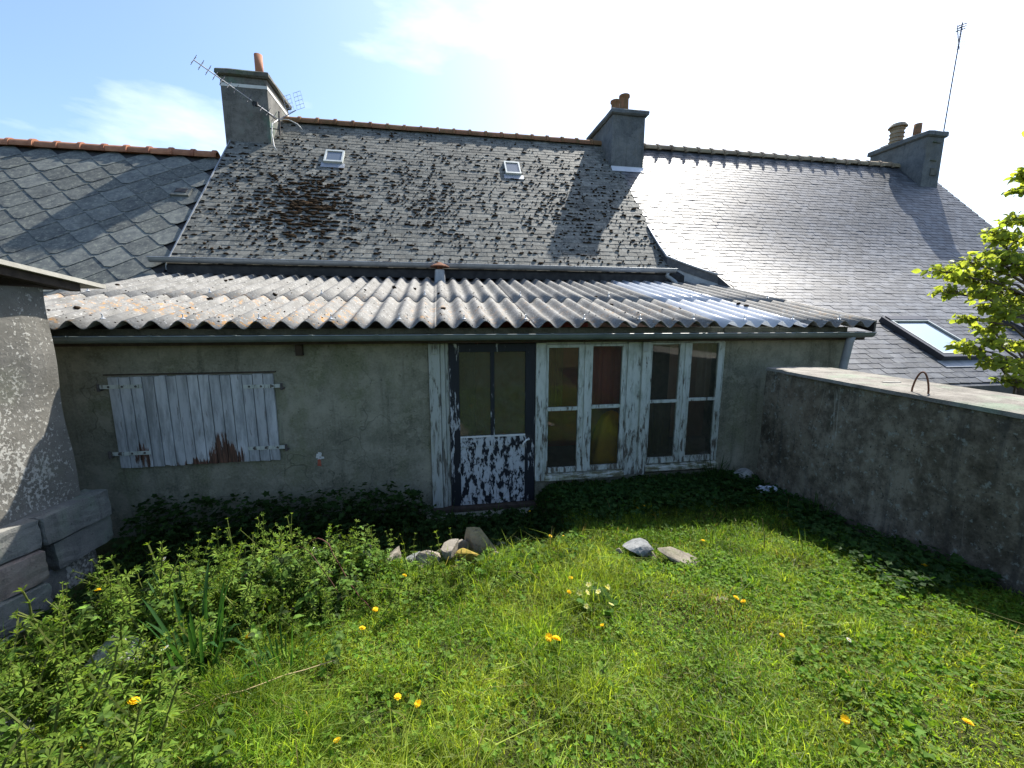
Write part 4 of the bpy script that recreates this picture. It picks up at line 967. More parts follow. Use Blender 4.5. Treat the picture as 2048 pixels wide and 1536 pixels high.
# footprint: left face from far corner to the near end beyond the frame
A0 = Vector((3.815, 4.32, 0)); dr = Vector((-.0910, -.9958, 0)).normalized(); sd_ = Vector((.9958, -.0910, 0))
m = MB(); NL, NH = 46, 22; LEN = 4.6; HT = 1.77
vs_ = []; fs_ = []
for i in range(NL+1):
    for j in range(NH+1):
        p = A0+dr*(LEN*i/NL); z = -.1+(HT+.1)*j/NH
        bulge = .012*math.sin(2.3*i*LEN/NL+1.1*z)+.008*math.sin(5.1*z+3*i*LEN/NL)-.01*(z-.9)+random.uniform(-.003, .003)
        p = p-sd_*bulge; vs_.append((p.x, p.y, z))
for i in range(NL):
    for j in range(NH): a = i*(NH+1)+j; fs_.append((a, a+NH+1, a+NH+2, a+1))
m.add(vs_, [f[::-1] for f in fs_])
B0 = A0+sd_*.03; W = .76
far = [A0, A0+sd_*.05+Vector((0, .03, 0)), A0+sd_*W+Vector((0, .02, 0))]
E0 = A0+dr*LEN; E1 = E0+sd_*W
m.add([(A0.x, A0.y, -.1), (far[1].x, far[1].y, -.1), (far[2].x, far[2].y, -.1), (E1.x, E1.y, -.1), (E0.x, E0.y, -.1),
       (A0.x, A0.y, HT), (far[1].x, far[1].y, HT), (far[2].x, far[2].y, HT), (E1.x, E1.y, HT), (E0.x, E0.y, HT)],
      [(0, 5, 6, 1), (1, 6, 7, 2), (2, 7, 8, 3), (3, 8, 9, 4)])
m.build('wall_body', M['concrete'], cw, True)
m = MB(); NL2 = 40; rows = []
for i in range(NL2+1):
    p = A0+dr*(LEN*i/NL2-.01)
    jl = .012*random.random() - (.03 if random.random() < .06 else 0); jr = .02*random.random()
    for off, z in ((-.014-jl, HT-.002), (-.010-jl, HT+.028), (.02, HT+.034+random.uniform(-.003, .003)), (W*.5, HT+.036+random.uniform(-.004, .004)), (W+jr, HT+.03), (W+jr, HT-.002)):
        q = p+sd_*off; rows.append((q.x, q.y, z))
fs_ = []
for i in range(NL2):
    for j in range(5): a = i*6+j; fs_.append((a, a+1, a+7, a+6))
fs_ += [(0, 5, 4, 3, 2, 1), tuple(NL2*6+j for j in range(6))]
m.add(rows, fs_).build('coping', M['coping'], cw)
hp0 = Vector((3.92, 2.85, HT+.03)); hp1 = Vector((3.99, 2.70, HT+.03)); pts = []
hp0 = A0+dr*1.60+sd_*.07; hp1 = A0+dr*1.72+sd_*.085; hp0.z = hp1.z = HT-.05
for i in range(15):
    a = math.pi*i/14; c_ = (hp0+hp1)/2; h_ = .05+.20*math.sin(a)**.75
    p = c_+(hp0-c_)*math.cos(a)*(.75+.25*(1-math.sin(a)))+Vector((0, 0, h_)); pts.append(p)
pts = [hp0]+pts[1:-1]+[hp1]
hk = MB().tube(pts, .0065, 8).build('iron_hoop', M['rust'], cw, True)
m = MB(); p = A0+dr*1.15+sd_*.33; m.hexa([p+Vector(v) for v in ((-.07, -.02, HT+.038), (.09, -.05, HT+.038), (.10, -.03, HT+.038), (-.06, .0, HT+.038), (-.07, -.02, HT+.044), (.09, -.05, HT+.046), (.10, -.03, HT+.046), (-.06, .0, HT+.044))])
tag(m.build('wood_splinter', M['board']), 'pale splinter of wood lying on the concrete wall top', 'wood')

# ------------------------------------------------------------------ antennas
an = thing('antenna', 'long yagi television antenna leaning in front of the left chimney', 'antenna', (-3.5, 11.2, 6.4))
p0 = Vector((-3.42, 10.95, 6.72)); p1 = Vector((-4.72, 10.3, 7.46)); dv_ = (p1-p0).normalized()
MB().tube([p0, p1], .011, 6).build('boom', M['alu'], an)
sv_ = dv_.cross(Vector((0, 1, 0))).normalized(); sv_ = (Vector((.12, .45, .85))-dv_*dv_.dot(Vector((.12, .45, .85)))).normalized()
for i in range(13):
    t = .06+.94*i/12; c_ = p0.lerp(p1, t); h_ = .13
    m = MB()
    w2 = sv_*math.cos(.22)+dv_.cross(sv_)*math.sin(.22); w3 = sv_*math.cos(.22)-dv_.cross(sv_)*math.sin(.22)
    for w_ in (w2, w3): m.tube([c_-w_*h_, c_+w_*h_], .005, 5)
    m.build('director', M['alu_dark'], an)
m = MB(); c_ = p0.lerp(p1, .30); m.hexa([c_+Vector(v) for v in ((-.05, -.03, -.05), (.05, -.03, -.06), (.05, .03, -.06), (-.05, .03, -.05), (-.06, -.03, .04), (.05, -.03, .02), (.05, .03, .02), (-.06, .03, .04))]); m.tube([c_, p0+Vector((0, 0, -.04))], .009, 6); m.build('dipole_box', M['black'], an)
MB().tube([(-3.42, 10.95, 6.40), (-3.41, 10.97, 6.9)], .018, 8).tube([(-3.62, 11.0, 6.55), (-3.42, 10.95, 6.52)], .012, 6).build('mast', M['iron'], an)
MB().tube([(-3.42, 10.9, 6.7), (-3.5, 10.75, 6.55), (-3.47, 10.6, 6.3), (-3.40, 10.45, 6.0), (-3.33, 10.38, 5.88)], .012, 6).tube([(-3.42, 10.92, 6.72), (-3.2, 10.9, 6.72), (-3.0, 10.85, 6.62), (-2.9, 10.8, 6.5)], .010, 6).build('cable', M['cable'], an, True)
m = MB(); c_ = Vector((-3.28, 11.1, 6.93)); a_ = Vector((.2, 0, .08)); b_ = Vector((-.08, .05, .36))
for s0 in (0, 1.25):
    o_ = c_+a_*s0*.9
    for i in range(5): m.tube([o_+b_*(i/4), o_+b_*(i/4)+a_*.8], .004, 4)
    for i in range(3): m.tube([o_+a_*(.4*i), o_+b_+a_*(.4*i)], .004, 4)
m.tube([p0, c_+a_], .01, 5)
m.build('reflector_grid', M['alu'], an)

a2 = thing('antenna', 'tall thin mast with a small yagi antenna on the right chimney', 'antenna', (14.83, 11.0, 7.8))
MB().tube([(14.83, 11.02, 7.70), (14.86, 11.02, 9.2), (14.90, 11.02, 10.66)], .016, 6).build('mast', M['alu_dark'], a2)
m = MB()
for i in range(16):
    z = 9.95+i*.045; c_ = Vector((14.80+.03*i*.35, 11.02-.1+i*.02, z)); m.tube([c_+Vector((-.07, -.2, -.015)), c_+Vector((.07, .2, .02))], .006, 4)
for q in range(3): c_ = Vector((14.86+.02*q, 11.0, 10.45+.07*q)); m.tube([c_+Vector((-.16, 0, -.05)), c_+Vector((.14, 0, .06))], .014, 5)
m.tube([(14.80, 10.92, 9.9), (14.96, 11.2, 10.72)], .009, 5)
m.build('yagi_element', M['alu_dark'], a2)

# ------------------------------------------------------------------ vegetation
def seen(x, y, z, mx=260, my=260):
    d = np.c_[x, y, z]-np.array(CAM_LOC); zc = d@np.array(fw)
    px = 1024+836.37*(d@np.array(rt2))/np.maximum(zc, .05); py = 768-836.37*(d@np.array(up2))/np.maximum(zc, .05)
    return (zc > .2) & (px > -mx) & (px < 2048+mx) & (py < 1536+my)
def passage(x, y):     # 1 in the sunken shady passage before the door, 0 on the lawn
    e = np.interp(x, EX, EY); return sst((y-e)/0.42+0.25)*(1-sst((x-1.02)/0.28))
def blocked(x, y):
    wallx = 3.815-.0914*(4.32-y)
    return (x > wallx-.015) | (y > 4.77) | (x < -3.3) | ((x < -3.08) & (y > 3.0)) | ((x > -.2) & (x < 1.12) & (y > 4.53))
def patch_noise(x, y): return fnoise(x, y, 2.1, 5)*.6+fnoise(x, y, 5.3, 9)*.4

def blades(n, region, hfun, wid, palette, lean=.5, mat=None, seed=1, thin=None):
    rg = np.random.default_rng(seed); x0, x1, y0, y1 = region
    x = rg.uniform(x0, x1, n*2); y = y0+(y1-y0)*rg.random(n*2)**1.0
    keep = ~blocked(x, y)
    if thin is not None: keep &= rg.random(n*2) < thin(x, y)
    x, y = x[keep], y[keep]; z = ground(x, y); k = seen(x, y, z); x, y, z = x[k][:n], y[k][:n], z[k][:n]; n = len(x)
    h = hfun(x, y, rg); w = wid*rg.uniform(.6, 1.3, n)
    th = rg.uniform(0, 2*np.pi, n); ln = lean*h*rg.gamma(2., .5, n); ld = rg.uniform(0, 2*np.pi, n)+.0
    sx, sy = np.cos(th)*w/2, np.sin(th)*w/2; lx, ly = np.cos(ld)*ln, np.sin(ld)*ln
    B = np.c_[x, y, z-.006]; S = np.c_[sx, sy, np.zeros(n)]
    Mid = B+np.c_[lx*.32, ly*.32, h*.58]; Tip = B+np.c_[lx, ly, h*np.maximum(.25, 1-.35*(ln/np.maximum(h, .01))**2)]
    V = np.stack([B-S, B+S, Mid-S*.85, Mid+S*.85, Tip], 1).reshape(-1, 3)
    b = np.arange(n)[:, None]*5; T = np.concatenate([b+np.array((0, 1, 3)), b+np.array((0, 3, 2)), b+np.array((2, 3, 4))], 0)
    t = np.clip(.5+.5*patch_noise(x, y)+rg.normal(0, .22, n), 0, 1)[:, None]
    c = np.array(palette[0])*(1-t)+np.array(palette[1])*t; c = c*rg.uniform(.42, 1.5, (n, 1))*np.clip(.95+.45*fnoise(x, y, 6.5, 33), .45, 1.25)[:, None]
    dry = rg.random(n) < np.clip(.035+.10*np.clip(fnoise(x, y, 1.4, 12)-.25, 0, 1)+.30*np.exp(-((x-1.75)/.35)**2-((y-2.1)/.2)**2), 0, 1); c[dry] = np.array((.26, .215, .10))*rg.uniform(.6, 1.2, (dry.sum(), 1))
    return V, T, np.repeat(c, 5, 0)
def join(parts):
    V, T, C, b = [], [], [], 0
    for v, t, c in parts: V.append(v); T.append(t+b); C.append(c); b += len(v)
    return np.concatenate(V), np.concatenate(T), np.concatenate(C)
def stuff(name, parts, mat, label):
    V, T, C = join(parts); o = link(name, np_mesh(name, V, T, C, mat, False), kind='stuff'); o['label'] = label; o['category'] = name.replace('_', ' '); return o
GA, GB = (.085, .185, .018), (.29, .35, .05)
TXY = np.random.default_rng(77).uniform((-2.2, .9), (3.6, 3.4), (60, 2)); TS = np.random.default_rng(78).uniform(.05, .14, 60)
def TUFT(x, y):
    o = np.zeros(len(x))
    for (a, b), s_ in zip(TXY, TS): o = np.maximum(o, np.exp(-((x-a)**2+(y-b)**2)/s_**2))
    return o
def hlawn(x, y, rg):
    tuft = np.exp(-((x-.95)/.45)**2-((y-2.45)/.35)**2)+.8*np.exp(-((x-.45)/.4)**2-((y-2.85)/.25)**2)+.25*np.exp(-((x+.75)/.2)**2-((y-1.95)/.2)**2)
    rough = np.clip(fnoise(x, y, 3.2, 4), -.5, 1)
    return (.026+.020*rough+.055*tuft+.03*sst((1.2-y)/1.0)*0)*rg.gamma(3, 1/3., len(x))*(1.15-.35*sst((x-.9)/.8))*(1+1.0*TUFT(x, y))+.010
lawn_only = lambda x, y: (1-passage(x, y))*np.maximum((.4+.6*(fnoise(x, y, 3.7, 8) > -.3))*(.5+.5*(fnoise(x, y, 9.0, 18) > -.2)), TUFT(x, y))
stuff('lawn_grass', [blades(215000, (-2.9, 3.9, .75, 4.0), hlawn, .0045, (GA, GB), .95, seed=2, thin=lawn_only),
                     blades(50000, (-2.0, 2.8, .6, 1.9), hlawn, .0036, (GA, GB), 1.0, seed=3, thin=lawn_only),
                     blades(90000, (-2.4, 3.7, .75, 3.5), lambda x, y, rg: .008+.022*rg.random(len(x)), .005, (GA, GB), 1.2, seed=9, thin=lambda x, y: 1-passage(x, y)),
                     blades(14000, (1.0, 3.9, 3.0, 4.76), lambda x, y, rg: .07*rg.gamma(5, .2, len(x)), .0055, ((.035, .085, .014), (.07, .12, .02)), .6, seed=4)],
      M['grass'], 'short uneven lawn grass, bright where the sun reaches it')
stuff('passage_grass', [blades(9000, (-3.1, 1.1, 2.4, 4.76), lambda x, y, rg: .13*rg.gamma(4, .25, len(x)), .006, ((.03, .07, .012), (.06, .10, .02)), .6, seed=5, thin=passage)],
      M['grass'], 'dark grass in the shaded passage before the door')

def scatter_leaves(n, region, rad, hgt, palette, lobes, seed, thin=None, tilt=.5, leaflets=0):
    rg = np.random.default_rng(seed); x0, x1, y0, y1 = region
    x = rg.uniform(x0, x1, n*3); y = rg.uniform(y0, y1, n*3); keep = ~blocked(x, y)
    if thin is not None: keep &= rg.random(n*3) < thin(x, y)
    x, y = x[keep], y[keep]; z = ground(x, y); k = seen(x, y, z); x, y, z = x[k][:n], y[k][:n], z[k][:n]; n = len(x)
    zz = z+hgt(x, y, rg); r = rad*rg.gamma(8, .125, n)
    a0 = rg.uniform(0, 2*np.pi, n); ta = rg.uniform(0, 2*np.pi, n); tl = np.abs(rg.normal(0, tilt, n))
    nz = np.c_[np.sin(tl)*np.cos(ta), np.sin(tl)*np.sin(ta), np.cos(tl)]
    u = np.c_[np.cos(a0), np.sin(a0), np.zeros(n)]; u -= nz*(u*nz).sum(1)[:, None]; u /= np.linalg.norm(u, axis=1)[:, None]; v = np.cross(nz, u)
    C0 = np.c_[x, y, zz]; P = [C0-nz*r[:, None]*.12]; m = 2*lobes
    for q in range(m):
        an = 2*np.pi*q/m; rr = (1.0 if q % 2 == 0 else (.45 if leaflets else .62))*r*rg.uniform(.85, 1.15, n)
        P.append(C0+(u*np.cos(an)+v*np.sin(an))*rr[:, None]+nz*(r*rg.normal(0.05, .12, n))[:, None])
    V = np.stack(P, 1).reshape(-1, 3); b = np.arange(n)[:, None]*(m+1)
    T = np.concatenate([b+np.array((0, 1+q, 1+(q+1) % m)) for q in range(m)], 0)
    t = rg.random((n, 1)); c = (np.array(palette[0])*(1-t)+np.array(palette[1])*t)*rg.uniform(.7, 1.25, (n, 1))
    return V, T, np.repeat(c, m+1, 0)
stuff('clover', [scatter_leaves(22000, (-2.6, 3.6, .8, 3.6), .010, lambda x, y, rg: .010+.038*rg.random(len(x)), ((.09, .20, .024), (.18, .27, .04)), 3, 11, lambda x, y: (1-passage(x, y))*np.clip(.35+.8*(fnoise(x, y, 2.6, 15) > -.1)*(.4+.6*sst((x-.6)/.9)), 0, 1), .6, 1),
                 scatter_leaves(11000, (-2.6, 3.6, .8, 3.5), .013, lambda x, y, rg: .012+.04*rg.random(len(x)), ((.08, .18, .02), (.15, .24, .035)), 4, 12, lambda x, y: (1-passage(x, y))*np.clip((fnoise(x, y, 1.9, 25) > -.1)*(.3+.7*sst((x-.7)/.8)), 0, 1), .8)],
      M['leaf'], 'clover and small round weeds spread through the lawn')
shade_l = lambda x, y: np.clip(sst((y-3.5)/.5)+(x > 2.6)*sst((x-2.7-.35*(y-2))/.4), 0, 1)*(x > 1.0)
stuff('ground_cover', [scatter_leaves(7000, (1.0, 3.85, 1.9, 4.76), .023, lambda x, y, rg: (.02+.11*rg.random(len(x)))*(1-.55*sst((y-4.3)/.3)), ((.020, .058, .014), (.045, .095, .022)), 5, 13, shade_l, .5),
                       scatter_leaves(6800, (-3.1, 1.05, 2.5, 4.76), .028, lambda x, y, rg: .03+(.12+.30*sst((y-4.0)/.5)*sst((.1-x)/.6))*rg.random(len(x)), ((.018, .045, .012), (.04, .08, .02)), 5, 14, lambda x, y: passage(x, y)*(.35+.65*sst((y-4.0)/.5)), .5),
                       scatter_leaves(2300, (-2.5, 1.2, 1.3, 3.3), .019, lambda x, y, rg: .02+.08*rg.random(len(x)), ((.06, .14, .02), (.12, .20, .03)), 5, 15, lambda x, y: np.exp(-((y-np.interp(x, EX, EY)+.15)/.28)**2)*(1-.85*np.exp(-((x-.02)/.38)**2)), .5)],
      M['leaf'], 'low lobed weed leaves along the house and walls and on the bank edge')

# cleavers: a ridged stem with whorls of narrow leaves
def cleaver(rg, h, dense=1.0):
    VV, TT, CC = [], [], []; st = []
    def add(v, t, c):
        b = sum(len(a) for a in VV); VV.append(np.array(v)); TT.append(np.array(t)+b); CC.append(np.tile(c, (len(v), 1)))
    def stem(p0, d, ln, r, nodes, depth):
        p = np.array(p0, float); d = np.array(d, float); pts = [p.copy()]
        for i in range(nodes):
            d = d+rg.normal(0, .10, 3)+np.array((0, 0, .04)); d /= np.linalg.norm(d); p = p+d*ln/nodes; pts.append(p.copy())
            k = int(rg.integers(6, 9)); top = i >= nodes-2; L = (.030 if not top else .020)*rg.uniform(.75, 1.15)*(1 if depth == 0 else .75)
            a = np.cross(d, (0.3, .9, .2)); a /= np.linalg.norm(a); b_ = np.cross(d, a); off = rg.uniform(0, 6)
            for q in range(k):
                an = off+2*np.pi*q/k; rr = a*np.cos(an)+b_*np.sin(an); up_ = d*(.25+.5*top)+np.array((0, 0, -.1)); dl = rr+up_; dl /= np.linalg.norm(dl)
                sd = np.cross(dl, d); sd /= np.linalg.norm(sd)+1e-9; wd = L*.13
                sh = rg.uniform(.75, 1.3); yl = rg.random(); c = (np.array((.10, .19, .024))*(1-yl)+np.array((.19, .26, .04))*yl)*sh
                add([p, p+dl*L*.55+sd*wd, p+dl*L*.55-sd*wd, p+dl*L*rg.uniform(.9, 1.1)-np.array((0, 0, L*.15))], [(0, 1, 2), (1, 3, 2)], c)
            if depth == 0 and 0 < i < nodes-1 and rg.random() < .6*dense:
                dd = d+a*rg.normal(0, .9)+b_*rg.normal(0, .9); stem(p, dd/np.linalg.norm(dd), ln*.28, r*.7, 3, 1)
        st.append((pts, r))
    stem((0, 0, 0), (rg.normal(0, .16), rg.normal(0, .16), 1), h, .0028, max(6, int(h/.042)), 0)
    SV, ST, SC, b = [], [], [], 0
    for pts, r in st:
        n = len(pts)
        for i, p in enumerate(pts):
            for q in range(3): an = 2.1*q; SV.append(p+np.array((math.cos(an)*r, math.sin(an)*r, 0)))
            SC += [(.13, .16, .045)]*3
        for i in range(n-1):
            for q in range(3):
                a0, a1, b0, b1 = b+i*3+q, b+i*3+(q+1) % 3, b+(i+1)*3+q, b+(i+1)*3+(q+1) % 3; ST += [(a0, a1, b1), (a0, b1, b0)]
        b += n*3
    return (np.array(SV), np.array(ST), np.array(SC)), (np.concatenate(VV), np.concatenate(TT), np.concatenate(CC))
rgc = np.random.default_rng(21)
protos = []
for i in range(6):
    (sv1, st1, sc1), (lv1, lt1, lc1) = cleaver(rgc, .5)
    protos.append(((sv1, st1, sc1), (lv1, lt1, lc1), np_mesh('stem', sv1, st1, sc1, M['leaf']), np_mesh('leaves', lv1, lt1, lc1, M['leaf'])))
CLV = [(-1.40, 2.85, 1.12, 'tallest cleavers stem at the left end of the row against the dark wall'), (-1.26, 2.80, 1.07, 'cleavers stem with a bent side shoot, second in the row against the dark wall'),
       (-1.22, 2.92, 1.10, 'cleavers stem with a straight top in the middle of the row against the dark wall'), (-1.10, 2.95, 1.05, 'cleavers stem with a bushy tip at the right end of the tall row'),
       (-1.00, 2.90, .95, 'shorter cleavers stem just above the ivy patch'), (-1.42, 2.66, 1.08, 'cleavers stem leaning left of the tall row'),
       (-1.53, 2.58, 1.08, 'cleavers stem standing alone between the tall row and the leftmost group'), (-1.62, 2.48, 1.0, 'low cleavers stem right of the lone yellow flower at the left'),
       (-1.76, 2.30, 1.19, 'tall cleavers stem leaning in front of the dark block corner'), (-1.70, 2.10, 1.16, 'cleavers stem with a wide top below the concrete blocks'),
       (-1.66, 2.28, 1.10, 'thin cleavers stem right of the leaning one by the blocks'), (-1.60, 2.18, 1.13, 'cleavers stem with small side shoots in the leftmost group'),
       (-.90, 2.92, .80, 'cleavers stem right of the ivy patch'), (-.62, 3.02, .83, 'thin cleavers stem standing alone left of the mossy stones'),
       (-.75, 3.0, .74, 'short cleavers stem between ivy and mossy stones'), (-.44, 3.1, .76, 'small cleavers stem behind the left mossy stones'),
       (-1.72, 1.85, 1.08, 'cleavers stem low at the left edge under the blocks'), (-1.55, 1.72, 1.02, 'cleavers stem in the dense weeds at the lower left')]
for i, (x, y, zt, lab) in enumerate(CLV):
    pr = protos[i % 6]; z0 = gz(x, y)-.01; s_ = max(.35, (zt-z0)/.5)
    pl_ = thing('cleavers_plant', lab, 'weed', (x, y, z0), 'tall cleavers along the bank')
    pl_.rotation_euler = (random.uniform(-.08, .08), random.uniform(-.08, .08), random.uniform(0, 6)); pl_.scale = (min(1.25, s_),)*2+(s_,)
    for nm, me in (('stem', pr[2]), ('leaves', pr[3])):
        o = bpy.data.objects.new(nm, me); COL.objects.link(o); o.parent = pl_
parts = []; rg = np.random.default_rng(31)
short = [cleaver(rg, .22, .6) for _ in range(6)]
n_ = 0
while n_ < 700:
    x = rg.uniform(-2.3, .3); y = rg.uniform(1.0, 3.15); e = np.interp(x, EX, EY)
    dens = math.exp(-((y-e+.25)/.38)**2)*(1 if x < -.6 else .35)+(.75 if x < -1.05-.35*(y-1.6) else 0)
    if x > -.9 and y < 2.2: dens *= .1
    if rg.random() > dens or blocked(np.array([x]), np.array([y]))[0]: continue
    n_ += 1; (a, b, c), (d, e_, f) = short[rg.integers(6)]; an = rg.uniform(0, 6.28); s_ = rg.uniform(.55, 1.5)*(1.2 if x < -1 else .9)
    tl = rg.normal(0, .35, 2); mt = np.array(Euler((tl[0], tl[1], an)).to_matrix())*s_; o_ = np.array((x, y, gz(x, y)-.01)); br = rg.uniform(.7, 1.15)
    parts += [(a@mt.T+o_, b, c*br), (d@mt.T+o_, e_, f*br)]
def nettle(rg, h):
    VV, TT, CC = [], [], []; b = 0; p = np.zeros(3); d = np.array((rg.normal(0, .2), rg.normal(0, .2), 1.)); n = int(h/.035)+2; pts = [p.copy()]
    for i in range(n):
        d = d/np.linalg.norm(d)+rg.normal(0, .06, 3); p = p+d/np.linalg.norm(d)*h/n; pts.append(p.copy()); a0 = 1.57*i+rg.normal(0, .3)
        for q in range(2 if i < n-1 else 4):
            an = a0+math.pi*q*(1 if i < n-1 else .5); L = h*.30*(1-.55*i/n)*rg.uniform(.7, 1.2); W_ = L*.30; o = np.array((math.cos(an), math.sin(an), 0)); s_ = np.array((-o[1], o[0], 0)); up_ = rg.uniform(.0, .6); dr_ = rg.uniform(.2, .8)
            vs = []
            for t, w_ in ((0, .1), (.3, .9), (.6, .8), (1, .03)):
                c_ = p+o*L*t+np.array((0, 0, L*(up_*t-dr_*t*t))); vs += [c_-s_*W_*w_+np.array((0, 0, .15*W_*w_)), c_, c_+s_*W_*w_+np.array((0, 0, .15*W_*w_))]
            fs = [f for k_ in range(3) for z_ in range(2) for f in ((k_*3+z_, k_*3+z_+1, k_*3+z_+4), (k_*3+z_, k_*3+z_+4, k_*3+z_+3))]
            c = (np.array((.06, .135, .02))*(1-rg.random())+np.array((.13, .21, .03))*rg.random()); VV.append(np.array(vs)); TT.append(np.array(fs)+b); CC.append(np.tile(c+.01, (12, 1))); b += 12
    for i in range(len(pts)-1):
        s_ = np.array((.0018, 0, 0)); VV.append(np.array([pts[i]-s_, pts[i]+s_, pts[i+1]+s_, pts[i+1]-s_])); TT.append(np.array([(0, 1, 2), (0, 2, 3)])+b); CC.append(np.tile((.10, .12, .04), (4, 1))); b += 4
    return np.concatenate(VV), np.concatenate(TT), np.concatenate(CC)
nets = [nettle(rg, .16) for _ in range(8)]; n_ = 0
while n_ < 900:
    x = rg.uniform(-2.5, 1.1); y = rg.uniform(1.0, 3.3); e = np.interp(x, EX, EY)
    dens = math.exp(-((y-e+.22)/.30)**2)*(1 if x < -.5 else .45)+(.45 if x < -1.15-.35*(y-1.6) else 0)+.012
    if abs(x-.0) < .42 and y > 2.85: dens *= .25
    if rg.random() > dens or blocked(np.array([x]), np.array([y]))[0]: continue
    n_ += 1; d, e_, f = nets[rg.integers(8)]; s_ = rg.uniform(.45, 1.55)*(1 if x < -.5 else .6); tl = rg.normal(0, .3, 2)
    mt = np.array(Euler((tl[0], tl[1], rg.uniform(0, 6.28))).to_matrix())*s_; parts.append((d@mt.T+np.array((x, y, gz(x, y)-.01)), e_, f*rg.uniform(.6, 1.2)))
stuff('bank_weeds', parts, M['leaf'], 'dense leafy weeds covering the bank at the lower left')

# strap-leaved clumps
def strap_clump(name, x, y, n, h, w, lab, cat, pal, seed, spread=.12):
    rg = np.random.default_rng(seed); t = thing(name, lab, cat, (x, y, gz(x, y)))
    for i in range(n):
        a = rg.uniform(0, 6.28); r0 = spread*rg.random()**.5; hh = h*rg.uniform(.55, 1.1); out = rg.uniform(.05, .5)*hh; fold = rg.random() < .25
        b = np.array((x+r0*math.cos(a), y+r0*math.sin(a), gz(x, y)-.02)); d = np.array((math.cos(a), math.sin(a), 0)); s = np.array((-math.sin(a), math.cos(a), 0))*w*rg.uniform(.7, 1.2)/2
        vs = []; tq = [0, .3, .6, .85, 1]
        for q in tq:
            zz = hh*(q if not fold else q*(1.25-.6*q*q)); p = b+d*out*q*q*(1.5 if fold else 1)+np.array((0, 0, zz)); ww = 1 if q < .85 else (.8 if q < 1 else .15)
            vs += [p-s*ww, p+d*w*.15, p+s*ww]
        fs = []
        for q in range(4):
            for k_ in range(2): a0 = q*3+k_; fs += [(a0, a0+1, a0+4), (a0, a0+4, a0+3)]
        c = np.array(pal)*rg.uniform(.75, 1.25); o = link('leaf', np_mesh('leaf', vs, fs, np.tile(c, (15, 1)), M['leaf'], True), t)
    return t
strap_clump('daffodil_leaves', -1.22, 2.06, 26, .44, .020, 'clump of tall dark green strap leaves in the weeds at the left', 'plant', (.030, .085, .022), 1)
strap_clump('daffodil_leaves', -1.42, 2.3, 9, .36, .018, 'few pale strap leaves bent over left of the dark strap clump', 'plant', (.06, .12, .05), 2, .06)
strap_clump('grass_tuft', -.80, 1.98, 34, .24, .009, 'tuft of long fine grass blades right of the strap-leaved clump', 'grass tuft', (.045, .115, .025), 3, .13)
strap_clump('grass_tuft', .98, 2.62, 30, .17, .008, 'lush grass tuft behind the primroses', 'grass tuft', (.06, .13, .02), 4, .16)
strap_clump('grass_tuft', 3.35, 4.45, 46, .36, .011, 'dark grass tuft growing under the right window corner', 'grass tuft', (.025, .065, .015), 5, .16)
strap_clump('grass_tuft', 3.62, 3.30, 26, .30, .009, 'long grass leaning against the concrete wall foot', 'grass tuft', (.04, .09, .02), 6, .14)
strap_clump('grass_tuft', 2.28, 3.0, 18, .22, .008, 'tall grass at the sunny edge right of the flat stones', 'grass tuft', (.09, .15, .025), 7, .10)
strap_clump('grass_tuft', 2.78, 2.55, 16, .20, .008, 'thin grass tuft at the shadow edge on the right lawn', 'grass tuft', (.09, .15, .03), 8, .10)

# ivy patch with shiny leaves
rg = np.random.default_rng(41); iv = thing('ivy_patch', 'patch of shiny ivy leaves on the bank before the dark wall', 'ivy', (-.98, 2.93, gz(-.98, 2.93)))
ivm = []
for q in range(4):
    r = .034; ang = [0, .9, 1.6, 2.5, 3.14, -2.5, -1.6, -.9]; rr = [1.1, .6, .95, .6, .35, .6, .95, .6]
    vs = [(0, 0, -.004)]+[(r*k_*math.cos(a), r*k_*math.sin(a), rg.normal(0, .003)) for a, k_ in zip(ang, rr)]
    fs = [(0, 1+i, 1+(i+1) % 8) for i in range(8)]; c = np.array((.035, .07, .03))*rg.uniform(.7, 1.4)
    ivm.append(np_mesh('leaf', vs, fs, np.tile(c, (9, 1)), M['gloss_leaf'], True))
for i in range(170):
    a = rg.uniform(0, 6.28); d = rg.random()**.5; x = -.98+.26*d*math.cos(a); y = 2.93+.15*d*math.sin(a)
    z = gz(x, y)+.05+.20*(1-d*d)*rg.uniform(.6, 1.05)
    link('leaf', random.choice(ivm), iv, loc=(x, y, z), rot=Euler((rg.normal(-.35, .4), rg.normal(0, .4), rg.uniform(0, 6.28))))

# flowers
def dandelion_meshes(seed):
    rg = np.random.default_rng(seed); vs, fs, cs = [], [], []
    for ring, (n, r, z, tz) in enumerate(((16, .021, 0, .003), (14, .017, .003, .008), (10, .011, .006, .012))):
        for i in range(n):
            a = 2*math.pi*(i+rg.uniform(-.3, .3))/n+ring; w = .0035; rr = r*rg.uniform(.85, 1.1); d = np.array((math.cos(a), math.sin(a), 0)); s = np.array((-d[1], d[0], 0)); b = len(vs)
            vs += [np.array((0, 0, z)), d*rr*.9+s*w+np.array((0, 0, tz)), d*rr+np.array((0, 0, tz+.001)), d*rr*.9-s*w+np.array((0, 0, tz))]
            fs += [(b, b+1, b+2), (b, b+2, b+3)]; c = np.array((.80, .55, .014))*rg.uniform(.85, 1.1); cs += [c]*4
    return np_mesh('flower_head', vs, fs, np.array(cs), M['petal'])
dm = [dandelion_meshes(s) for s in range(4)]
